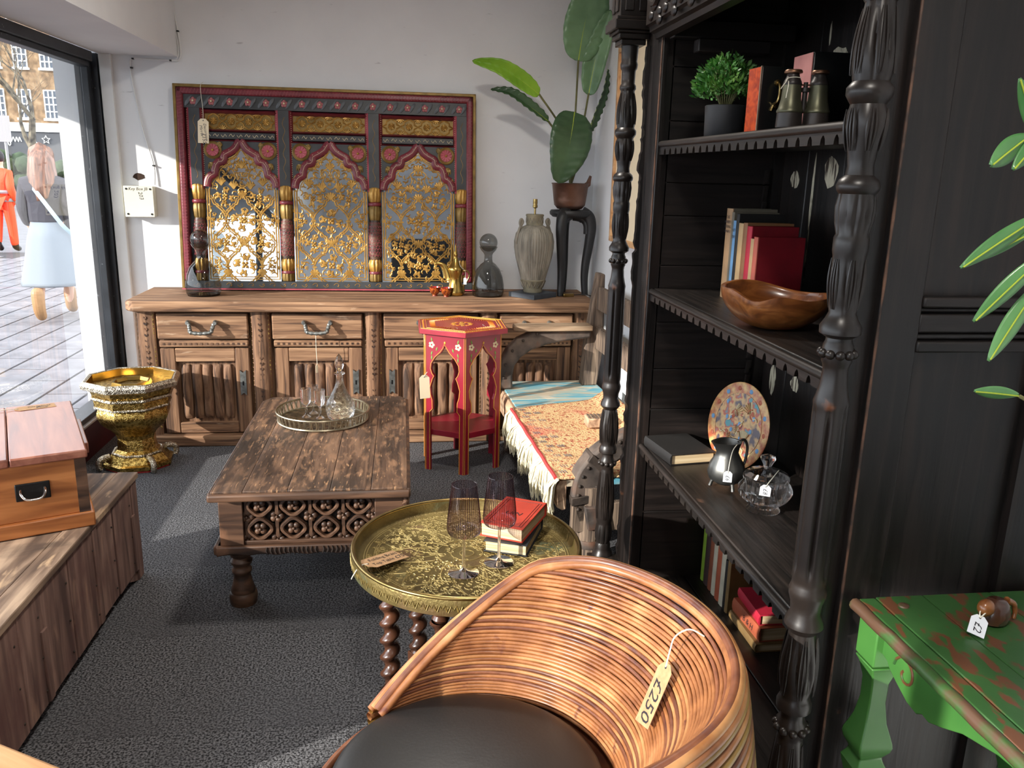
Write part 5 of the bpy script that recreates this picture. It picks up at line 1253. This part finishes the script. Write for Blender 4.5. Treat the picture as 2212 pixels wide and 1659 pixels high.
for y in (1.395, 3.0):
    o = obj('pillar', pil, 'carved_oak', BK); o.location = (.79-1.08, y-2.2, 0)
    for me in (bead, leafm, pb, cp):
        q = obj(me.name, me, 'carved_oak', o, bev=.003 if me in (pb, cp) else 0)
        if me in (bead, leafm): q['kind'] = 'stuff'
# shaped boards between pillar and stile
for y, x1 in ((1.45, .887), (2.93, .85)):
    P = []
    for k in range(150):
        z = .05+1.98*k/149; r = min(PR, key=lambda p: abs(p[1]-z))[0] if z > .09 else .06
        P.append((.79+.018+r*.55, z))
    A_('shaped_board', 'dark_oak', B().prism(P+[(x1, 2.03), (x1, .05)], y, y+.025))
# flaked white patches on the back boards
for (y, z, w, h_) in ((2.675, 1.60, .06, .06), (2.44, 1.625, .09, .10), (2.545, 1.56, .016, .24), (2.47, 1.955, .12, .06), (2.54, 2.03, .012, .07), (2.685, .92, .05, .12), (2.52, .94, .06, .06), (2.54, 1.36, .012, .2)):
    n = 14; P = [(y+w/2*cos(TAU*k/n)*rnd.uniform(.75, 1.1), z+h_/2*sin(TAU*k/n)*rnd.uniform(.75, 1.1)) for k in range(n)]
    A_('flaked_patch', 'flaked_white', B().prism(P, XB-.0012, XB-.0002, 'yz'), smooth=0)
# ================================================================ things on the bookcase shelves
Z1, Z2, Z3, Z4 = 1.7162, 1.2212, .6522, .1112
t = thing('boxwood_plant', 'small artificial boxwood plant in a black pot on the top shelf', 'plant', (.945, 2.46, Z1))
B().lathe([(0, 0), (.052, 0), (.055, .003), (.058, .088), (.055, .09), (.052, .08), (0, .078)], 32, cap=False).build('pot', 'plant_pot_black', t)
B().lathe([(0, .08), (.05, .08)], 20, cap=False).build('soil', 'soil', t)
g = B()
for k in range(1500):
    a = rnd.uniform(0, TAU); c = rnd.random()**.6; r = .092*(c if c > .3 else .3); zc = .10+.13*(1-(r/.10)**2)**.5*rnd.uniform(.15, 1.0)
    p = Vector((r*cos(a), r*sin(a), zc)); d_ = Vector((cos(a)*r*7+rnd.uniform(-.6, .6), sin(a)*r*7+rnd.uniform(-.6, .6), rnd.uniform(.0, .9))).normalized()
    L = rnd.uniform(.014, .024); s = d_.orthogonal().normalized(); s.rotate(Matrix.Rotation(rnd.uniform(0, TAU), 3, d_)); w = .0042
    g.add([p, p+d_*L*.5+s*w, p+d_*L, p+d_*L*.5-s*w], [(0, 1, 2, 3)])
stuff(g.build('foliage', 'leaf_box', t, fix=False, smooth=0))
g = B()
for k in range(24):
    a = TAU*k/24; g.tube([(.01*cos(a), .01*sin(a), .08), (.045*cos(a), .045*sin(a), .15), (.07*cos(a)*(k % 3)/2, .07*sin(a)*(k % 3)/2, .19)], .0013, 4)
stuff(g.build('twig', 'stem_green', t))
t = thing('lacquer_case', 'black lacquer case with an orange side and brass handle on the top shelf', 'case', (1.06, 2.22, Z1), R(4))
bx(-.145, .15, -.055, .015, 0, .165).build('body', 'lacquer_black', t, bev=.003)
bx(-.147, -.1455, -.052, .013, .002, .163).build('side_panel', 'lacquer_orange', t)
bx(-.1475, -.144, -.0562, -.052, 0, .165).build('edge_strip', 'tray_silver', t)
B().tube(smoothpts([(-.10, -.056, .125), (-.102, -.074, .12), (-.102, -.078, .10), (-.104, -.076, .08), (-.106, -.058, .07), (-.112, -.058, .055)], 5), .004, 7).build('handle', 'brass_worn', t)
for z in (.125, .07): B().lathe([(.009, 0), (.008, .006), (0, .008)], 12, cap=False).xf(Tr(-.10, -.055, z) @ Rx(PI/2)).build('boss', 'brass_worn', t)
t = thing('black_case', 'larger black lacquer case with a faded pink end behind the binoculars', 'case', (1.115, 2.02, Z1))
bx(-.15, .16, -.05, .05, 0, .178).build('body', 'lacquer_black', t, bev=.003); bx(-.1525, -.1505, -.048, .048, .002, .176).build('end_panel', 'lacquer_pink', t)
t = thing('binoculars', 'old brass binoculars standing upright on the top shelf', 'binoculars', (.918, 1.90, Z1), R(-6))
for s in (-1, 1):
    o = (s*.031, 0, 0)
    b = B().lathe([(0, 0), (.029, 0), (.0295, .003), (.0285, .032)], 28, o).build('objective', 'bino_dark', t)
    B().lathe([(.0285, .032), (.030, .034), (.030, .037), (.027, .042), (.0225, .062), (.0205, .09), (.0205, .093)], 28, o, cap=False).build('barrel', 'bino_metal', t)
    B().lathe([(.0205, .093), (.0215, .095), (.0195, .101), (.015, .110), (.0135, .117)], 28, o, cap=False).build('collar', 'bino_dark', t)
    B().lathe([(.0135, .117), (.020, .119), (.0205, .122), (.018, .126), (.010, .127), (0, .124)], 28, o, cap=False).build('eyepiece', 'bino_copper', t)
B().lathe([(.006, .035), (.006, .078), (.010, .079), (.010, .088), (.005, .089), (.005, .10)], 16).build('focus_wheel', 'bino_dark', t)
for z in (.034, .094): bx(-.02, .02, -.004, .004, z-.0015, z+.0015).build('bridge', 'bino_copper', t)
B().tube(smoothpts([(-.018, -.014, .108), (-.032, -.0165, .109), (-.045, -.010, .107), (-.052, -.016, .098), (-.060, -.02, .088)], 4)+[Vector((-.064, -.022, .082))], .001, 5).build('string', 'string', t)
B().tube([(-.045, -.014, .1), (-.05, -.03, .09), (-.054, -.033, .062)], .001, 5).build('string', 'string', t)
# upright books, spine towards the open side
def sbook(label, y, th, x, d, hh, z, mat, cov=None, lines=(), group=None, lean=0):
    t = thing('hardback_book', label, 'book', (x, y, z), 0, group); t.rotation_euler = (lean, 0, 0); c = .0025; cov = cov or mat
    for s in (-1, 1): bx(.002, d, s*(th/2-c/2)-c/2, s*(th/2-c/2)+c/2, 0, hh).build('cover', cov, t, bev=.0008)
    B().prism([(0, -th/2), (-.004, -th*.25), (-.004, th*.25), (0, th/2), (.004, th/2), (.004, -th/2)], 0, hh, 'xy').build('spine', mat, t, bev=.0006)
    bx(.004, d-.005, -th/2+c, th/2-c, .003, hh-.005).build('page_block', 'pages', t)
    for s_, size, zz in lines: text(s_, size, Tr(-.0048, 0, zz) @ Matrix(((0, 0, -1, 0), (-1, 0, 0, 0), (0, 1, 0, 0), (0, 0, 0, 1))), t)
    return t
G = 'old books on the middle shelf'; y = 2.60
for lab, th, hh, mat, cov, ln in (
        ('thick tan cloth book with black title lettering, farthest on the middle shelf', .050, .285, 'book_tan', 'book_grey', [('THE', .014, .258), ('HERBERT', .0125, .243), ('STRANG', .0135, .228), ('OMNIBUS', .012, .213)]),
        ('slim grey book between the tan book and the light blue one', .016, .275, 'book_grey', None, []),
        ('slim light blue book on the middle shelf', .022, .25, 'book_blue', None, [('NT', .014, .22), ('OW', .014, .20)]),
        ('slim black book with pale lettering beside the light blue one', .02, .272, 'book_black', None, []),
        ('cream book with a frayed spine on the middle shelf', .036, .245, 'book_cream', 'book_black', []),
        ('worn brown book with a faded spine on the middle shelf', .03, .248, 'book_brown', None, []),
        ('bright red cloth book on the middle shelf', .036, .24, 'book_red', 'book_crimson', []),
        ('thin frayed cream spined book beside the crimson book', .022, .205, 'book_cream', 'book_crimson', []),
        ('crimson book with pink spine, nearest on the middle shelf', .026, .212, 'book_pink', 'book_crimson', [])):
    y -= th/2; sbook(lab, y, th-.001, 1.035, .148, hh, Z2, mat, cov, ln, G); y -= th/2
# carved bowl
t = thing('wooden_bowl', 'freeform polished wooden bowl on the middle shelf in front of the books', 'bowl', (.972, 2.04, Z2))
def bowl(u, v):
    a = TAU*u; R0 = .135*(1+.06*cos(a-2.6)+.05*cos(2*a+.6)+.03*cos(3*a))
    zr = .098+.010*cos(a-2.9)+.007*cos(3*a+1)-.030*max(0, cos(a+2.45))**14
    if v < .55: q = v/.55; r = R0*(.28+.72*sin(q*PI/2)); z = zr*(1-cos(q*PI/2))**.9 if q > .05 else 0
    elif v < .62: q = (v-.55)/.07; r = R0*(1-.085*q); z = zr
    else: q = (v-.62)/.38; r = R0*.915*cos(q*PI/2*.98); z = zr-(zr-.02)*sin(q*PI/2)
    return (r*cos(a), r*sin(a), z)
B().grid(bowl, 64, 40, True).add([bowl(k/64, 0) for k in range(64)], [tuple(range(64))]).build('bowl', 'bowl_wood', t, smooth=60)
# lower shelf
t = book('prayer_book', 'thick black leather book lying on the lower shelf', (.958, 2.66, Z3+.0005), R(8), .165, .215, .038, 'book_black')
t = thing('painted_plate', 'round painted plate with birds propped against the back of the lower shelf', 'plate', (1.105, 2.52, Z3))
Q = Tr(0, 0, .146) @ Rz(R(-72)) @ Rx(R(80)) @ Matrix.Diagonal((1.07, 1.07, 1, 1))
pl = B().lathe([(0, -.008), (.10, -.008), (.136, -.002), (.137, .002), (.134, .004), (.10, -.001), (0, -.001)], 56, cap=False).xf(Q).build('plate', 'plate_gold', t)
B().lathe([(0, .0), (.103, .0), (.103, .001)], 56, cap=False).xf(Q).build('well', 'plate_paint', t)
g = B(); r_ = B(); bl_ = B()
for (cx_, cy_, an, s) in ((-.03, .03, .6, 1), (.05, .045, 2.4, 1), (-.045, -.035, -.4, 1), (.035, -.05, 1.6, 1), (.01, .0, 3.9, .7)):
    for j in range(6):
        a = an+(j-2.5)*.22; g.tube([(cx_, cy_, .0014), (cx_+.026*s*cos(a), cy_+.026*s*sin(a), .0014), (cx_+.042*s*cos(a), cy_+.042*s*sin(a), .0014)], [.001, .003, .004], 5, flat=.3)
    r_.ball((cx_, cy_, .001), (.010*s, .013*s, .0018), 8, 4); r_.tube([(cx_+.018*cos(an+(j-3)*.25), cy_+.018*sin(an+(j-3)*.25), .002) for j in range(7)], .0018, 4)
    g.tube(smoothpts([(cx_, cy_, .001), (cx_-.014*s*cos(an), cy_-.014*s*sin(an), .002), (cx_-.02*s*cos(an+.5), cy_-.02*s*sin(an+.5), .002), (cx_-.03*s*cos(an+.3), cy_-.03*s*sin(an+.3), .002)], 3), .0022, 5)
for k in range(14):
    a = TAU*k/14; (bl_ if k % 2 else r_).ball((.118*cos(a), .118*sin(a), .0022), (.008, .008, .0016), 8, 4)
for k in range(9): bl_.ball((.08*rnd.uniform(-1, 1), .08*rnd.uniform(-1, 1), .001), (.006, .008, .0016), 7, 4)
for q, m in ((g, 'cream_paint'), (r_, 'book_terracotta'), (bl_, 'book_blue')): stuff(q.xf(Q).build('painted_bird', m, t, fix=False))
t = thing('plate_stand', 'small dark stand holding the painted plate', 'stand', (1.105, 2.52, Z3))
for s in (-1, 1): B().tube([Vector((s*.05, -.05, .004)), Vector((s*.05, -.03, .02)), Vector((s*.045, .02, .008)), Vector((s*.04, .05, .004)), Vector((s*.03, .03, .12))], .003, 6).xf(Rz(R(-46))).build('wire_leg', 'black_metal', t)
t = thing('pewter_jug', 'small pewter milk jug with fluted sides on the lower shelf', 'jug', (1.0, 2.335, Z3), R(10))
def jm(r, z, a):
    q = r*(1+.045*abs(sin(5*a))*(1 if .02 < z < .12 else 0)); k = max(0, cos(a-PI))**6*max(0, (z-.1)/.05)
    return q*(1+.45*k)
B().lathe([(0, .018), (.03, .018), (.05, .032), (.057, .055), (.052, .08), (.038, .105), (.032, .12), (.034, .135), (.040, .155), (.036, .154), (.030, .13), (0, .03)], 48, cap=False, mod=jm).build('body', 'pewter', t)
B().tube(smoothpts([(.034, 0, .148), (.055, 0, .155), (.068, 0, .13), (.066, 0, .09), (.055, 0, .06)], 5), .0045, 8).build('handle', 'pewter', t)
for k in range(3):
    a = TAU*k/3-PI/2; B().tube([(.034*cos(a), .034*sin(a), .035), (.042*cos(a), .042*sin(a), .018), (.046*cos(a), .046*sin(a), .004)], [.009, .005, .006], 8).build('foot', 'pewter', t)
M = basis((.972, 2.255, Z3+.068), (.93, -.35, 0), (.04, -.10, 1))
swing_tag('jug_tag', 'small white price tag hanging on the pewter jug', M, .026, .036, 'white_card', [('\u00a36', .018, 0, -.004, R(-90))], [[(.002, .05, .004), (.008, .085, -.004), (.02, .095, -.03)]])
t = thing('crystal_jar', 'cut crystal bowl with a knobbed lid at the near end of the lower shelf', 'jar', (1.045, 2.15, Z3))
cutj = lambda r, z, a: r*(1+.035*max(sin(11*a+z*110), sin(11*a-z*110))) if .025 < z < .09 else r*(1+.02*cos(22*a))
B().lathe([(0, .001), (.046, .001), (.048, .006), (.040, .016), (.044, .022)]+[(.044+.032*sin(PI*j/14), .022+.0062*j) for j in range(12)]+[(.064, .10), (.066, .106), (.058, .106), (.056, .09), (.05, .04), (0, .028)], 72, cap=False, mod=cutj).build('bowl', 'cut_crystal', t, smooth=20)
B().lathe([(.062, .108), (.064, .112), (.05, .122), (.02, .13), (.010, .136), (.012, .142)], 44, cap=False, mod=lambda r, z, a: r*(1+.03*cos(16*a))).build('lid', 'cut_crystal', t, smooth=20)
B().lathe([(.010, .138), (.014, .146), (.023, .162), (.022, .168), (0, .176)], 8, cap=False).build('knob', 'cut_crystal', t, smooth=0)
M = basis((1.005, 2.065, Z3+.098), (.92, -.39, -.05), (.10, -.12, 1))
swing_tag('jar_tag', 'small white price tag hanging on the crystal jar', M, .030, .034, 'white_card', [('\u00a38', .018, 0, -.003, R(-90))], [[(.004, .024, .004), (.016, .04, -.01), (.03, .05, -.04)]])
# bottom shelf
G = 'old books on the bottom shelf'; y = 2.763
for lab, th, hh, mat in (('bright green book, farthest on the bottom shelf', .028, .26, 'book_green'), ('dark brown leather book next to the green one on the bottom shelf', .044, .235, 'book_dbrown'), ('rust brown book on the bottom shelf', .036, .22, 'book_rust'),
        ('bone white book on the bottom shelf', .036, .215, 'book_bone'), ('terracotta red book on the bottom shelf', .040, .22, 'book_terracotta'), ('pale cream book with plain spine on the bottom shelf', .040, .205, 'book_bone'),
        ('thin black book on the bottom shelf', .020, .19, 'book_black'), ('slim olive brown book beside the stacked red books', .024, .2, 'book_olive')):
    y -= th/2; sbook(lab, y, th-.001, 1.12, .14, hh, Z4, mat, None, [], G); y -= th/2
book('hardback_book', 'olive brown book lying flat at the bottom of the stack on the bottom shelf', (1.20, 2.36, Z4), 0, .16, .22, .03, 'book_olive')
t = book('hardback_book', 'red book with worn pink spine lying in the bottom shelf stack', (1.205, 2.365, Z4+.0305), R(2), .15, .205, .05, 'book_terracotta')
text('B & H', .03, Tr(-.0797, -.02, .025) @ Matrix(((0, 0, -1, 0), (-1, 0, 0, 0), (0, 1, 0, 0), (0, 0, 0, 1))), t)
book('hardback_book', 'crimson book on top of the bottom shelf stack', (1.21, 2.37, Z4+.081), R(-2), .14, .19, .036, 'book_red')

# ================================================================ rattan barrel chair
t = thing('rattan_chair', 'curved rattan reed barrel chair with a black seat in the foreground', 'chair', (.2, 1.345, 0)); A_ = at(t)
ZT_, ZB_ = .76, .43
def zr(f):
    f = abs(f)
    if f < 50: return ZT_
    if f < 78: return ZT_-.03*((f-50)/28)**2
    return max(ZB_, .73-.28*((f-78)/54))
def inner(f, z, o=0):
    q = (z-ZB_)/(ZT_-ZB_); cx_, cy_, r = lerp(.13, .22, q), lerp(1.37, 1.33, q), lerp(.285, .365, q)+o+.018*sin(PI*q)*-1; a = R(f)
    return Vector((cx_+r*cos(a), cy_+r*sin(a), z))
def outer(f, z):
    q = max(0, min(1, z/ZT_)); r = lerp(.450, .382, q**2.2); a = R(f)
    k = max(0, min(1, (abs(f)-55)/75)); k = k*k*(3-2*k)
    p = Vector((.22+r*cos(a), 1.33+r*sin(a), z))
    if z > .3: p = p.lerp(inner(f, max(z, ZB_), .035).to_3d()*1.0, k*min(1, (z-.3)/.12)) if True else p; p.z = z
    return p
n = 38
for k in range(n):
    z = ZB_+.004+(ZT_-.012-ZB_)*(k+.3)/n
    fm_ = 132
    while zr(fm_) < z+.004 and fm_ > 1: fm_ -= 1
    m = 56; P = [inner(lerp(-fm_, fm_, j/m), z+.0007*sin(j*.5+k*2)) for j in range(m+1)]
    o = A_('reed', ('rattan', 'rattan_dark', 'rattan', 'rattan_pale', 'rattan')[(k*7+k//3) % 5], B().tube(P, [.0049*(1+.04*sin(j*1.3+k)) for j in range(m+1)], 6, cap=False), fix=False, smooth=65)
for k in range(40):
    z = .015+.0188*k
    if z > ZT_-.01: break
    fm_ = 180 if z < .40 else 132
    while zr(fm_) < z and z > .40 and fm_ > 1: fm_ -= 1
    m = 64; P = [outer(lerp(-fm_, fm_, j/m), z+.001*sin(j*.5+k)) for j in range(m+1)]
    A_('reed', ('rattan_olive', 'rattan_dark', 'rattan_olive', 'rattan')[(k*5+k//4) % 4], B().tube(P, .0098, 6, cap=False), fix=False, smooth=65)
for k, (o_, dz) in enumerate(((0, .0), (.016, .008), (.032, .006), (.046, -.004))):
    P = []
    for j in range(91):
        f = lerp(-132, 132, j/90); a = inner(f, zr(f)); b = outer(f, zr(f)); dv = (b-a); dv.z = 0
        L = dv.length; P.append(a+(dv/L if L > 1e-5 else dv)*min(o_, L*(.33*k+.02))+Vector((0, 0, dz)))
    A_('rim_reed', ('rattan', 'rattan_dark', 'rattan_pale', 'rattan')[k], B().tube(P, .0098, 8), fix=False)
A_('shell_lining', 'rattan_dark', B().grid(lambda u, v: inner(lerp(-131, 131, u), lerp(ZB_-.06, zr(lerp(-131, 131, u))-.006, v), .006), 60, 14), sol=0)
c = (.116, 1.372)
def cush(u, v):
    a = TAU*u; r = .274
    if v < .3: q = v/.3; return (c[0]+r*(.93+.07*sin(q*PI/2))*cos(a), c[1]+r*(.93+.07*sin(q*PI/2))*sin(a), .38+.055*q)
    q = (v-.3)/.7; return (c[0]+r*cos(q*PI/2)*cos(a), c[1]+r*cos(q*PI/2)*sin(a), .435+.05*sin(q*PI/2)**.8)
A_('seat_cushion', 'black_leather', B().grid(cush, 48, 16, True), smooth=60)
A_('seat_base', 'rattan_dark', B().lathe([(.05, .34), (.27, .34), (.27, .362), (.05, .362)], 40, (c[0], c[1], 0)))
M = basis((.474, 1.345, .632), (.23, -.94, .21), (.45, .30, .84))
swing_tag('chair_tag', 'kraft price tag hanging inside the rattan chair back', M, .048, .125, 'kraft', [('\u00a3250', .042, 0, -.012, R(-90))], [[(-.004, .085, .004), (.004, .115, .012), (.02, .14, .0), (.03, .14, -.03)]])
# ================================================================ green table
t = thing('green_table', 'chipped green painted table with scrolled apron beside the bookcase', 'table', (1.12, 1.0, 0)); A_ = at(t)
GX0, GX1, GY0, GY1, GZ = .893, 1.35, .45, 1.412, .78
for a, b in ((GX0+.055, 1.05), (1.05, 1.2), (1.2, GX1)): A_('top_plank', 'green_worn', bx(a+.0005, b-.0005, GY0, GY1, GZ-.024, GZ), bev=.002)
A_('edge_plank', 'green_worn', bx(GX0+.018, GX0+.0545, GY0, GY1, GZ-.024, GZ-.001), bev=.004)
A_('worn_edge', 'green_edge', B().tube([(GX0+.012, lerp(GY0, GY1, k/30), GZ-.013+.001*sin(k*2)) for k in range(31)], .0125, 10))
A_('peg', 'green_edge', B().lathe([(.011, GZ-.001), (.010, GZ+.003), (0, GZ+.005)], 14, (.985, 1.372, 0), cap=False))
P = [(GY1-.075, .755), (GY1-.075, .70), (GY1-.095, .695), (GY1-.105, .685), (GY1-.13, .672), (GY1-.17, .655), (GY1-.20, .652), (GY1-.215, .662), (GY1-.235, .66), (GY1-.27, .675), (GY1-.32, .70), (GY1-.40, .722), (GY1-.48, .73)]
P2 = P+[(GY0+(GY1-y), z) for y, z in P[::-1]]
A_('apron', 'green_paint', B().prism([(p, q) for p, q in P2], GX0+.035, GX0+.055, 'yz'), bev=.002)
A_('scroll_line', 'green_worn', B().tube([(GX0+.034, GY1-.155+(.036-.0018*j)*cos(j*.42), .705+(.036-.0018*j)*sin(j*.42)) for j in range(17)], .0028, 6))
A_('apron', 'green_paint', bx(GX0+.05, GX1-.05, GY1-.06, GY1-.04, .69, .757))
lp = B().lathe([(.0, 0), (.03, 0), (.036, .02), (.022, .05), (.020, .12), (.034, .20), (.036, .215), (.026, .235), (.022, .30), (.028, .36), (.046, .415), (.048, .425), (.038, .44), (.034, .45), (.048, .468), (.052, .48), (.050, .49), (.034, .53), (.026, .575), (.027, .62), (.038, .652), (.047, .664)], 4, ph=PI/4).mesh('leg', 30)
for x, y in ((GX0+.052, GY1-.045), (GX1-.05, GY1-.045), (GX0+.052, GY0+.05), (GX1-.05, GY0+.05)):
    o = obj('leg', lp, 'green_paint', t, bev=.003); o.location = (x-1.12, y-1.0, 0)
    q = bx(-.033, .033, -.033, .033, .668, .757).build('leg_block', 'green_paint', o, bev=.003)
t = thing('horn_ornament', 'small brown carved elephant ornament on the green table', 'ornament', (1.125, 1.30, GZ+.0005), R(25))
B().lathe([(.018, 0), (.024, .004), (.026, .02), (.022, .038), (.016, .046), (0, .048)], 20, mod=lambda r, z, a: r*(1+.25*cos(a)**2), cap=False).build('body', 'twist_wood', t)
B().ball((-.036, 0, .040), (.018, .015, .017), 14, 8).build('head', 'bowl_wood', t)
B().tube(smoothpts([(.026, -.006, .040), (.040, -.012, .034), (.044, -.016, .018), (.040, -.018, .004)], 4), [.009, .008, .007, .006, .006, .006, .005, .005, .005, .004, .004, .004, .003], 8).build('trunk', 'bowl_wood', t)
M = basis((1.063, 1.262, GZ+.018), (.80, -.55, -.25), (.62, .55, .60))
swing_tag('ornament_tag', 'small white price tag tied to the brown ornament on the green table', M, .030, .042, 'white_card', [('\u00a32', .02, 0, -.004, R(-90))], [[(.006, .03, .004), (.014, .05, .006)], [(-.003, .03, .002), (.008, .052, .002)]])
# leafy branch at the right edge
t = thing('leafy_branch', 'artificial green leafy branch in a dark vase at the right edge', 'plant', (1.18, .98, GZ+.0005)); A_ = at(t)
A_('vase', 'plant_pot_black', B().lathe([(0, .7805), (.05, .7805), (.066, .84), (.06, .93), (.035, 1.0), (.042, 1.03), (.036, 1.03), (.03, 1.0), (0, .9)], 28, (1.18, .98, 0), cap=False))
def sleaf(tip, base, w, mat='leaf_oleander'):
    a, b = Vector(base), Vector(tip); dv = (b-a); L = dv.length; T = dv/L; s = T.cross(Vector((.35, .9, .25))).normalized(); u_ = s.cross(T)
    g = B().grid(lambda u, v: a+dv*u+s*((v-.5)*2*w*sin(PI*min(1, u*.93+.05))**.75)+u_*(abs(v-.5)*.5*w-.12*L*u*u*.4), 16, 6)
    lf = A_('leaf', mat, g, sol=.001); A_('midrib', 'leaf_rib', B().tube([a+dv*q-u_*(.001+.048*L*q*q-.0*q) for q in (0, .25, .5, .75, .98)], .0012, 5), lf)
L_ = [((.792, 1.1, 1.483), (.91, 1.1, 1.56), .0135), ((.827, 1.1, 1.405), (.915, 1.08, 1.51), .014), ((.862, 1.1, 1.345), (.925, 1.1, 1.46), .0145), ((.828, 1.12, 1.49), (.90, 1.1, 1.535), .008), ((.80, 1.08, 1.625), (.868, 1.1, 1.667), .017),
      ((.842, 1.09, 1.62), (.90, 1.1, 1.68), .013), ((.838, 1.1, 1.742), (.885, 1.1, 1.66), .011), ((.848, 1.1, 1.30), (.925, 1.1, 1.29), .011), ((.99, 1.05, 1.72), (.92, 1.08, 1.63), .014), ((1.03, 1.05, 1.55), (.94, 1.08, 1.55), .014), ((1.03, 1.05, 1.42), (.95, 1.08, 1.46), .014)]
for tip, base, w in L_: sleaf(tip, base, w)
for P in ([(1.18, .98, 1.0), (1.05, 1.02, 1.3), (.93, 1.08, 1.5), (.89, 1.1, 1.66), (.865, 1.1, 1.67)], [(1.18, .98, 1.0), (1.02, 1.04, 1.22), (.925, 1.1, 1.29)], [(1.05, 1.02, 1.3), (.95, 1.08, 1.46), (.91, 1.1, 1.56)]):
    A_('stem', 'stem_green', B().tube(smoothpts(P, 5), .003, 6))
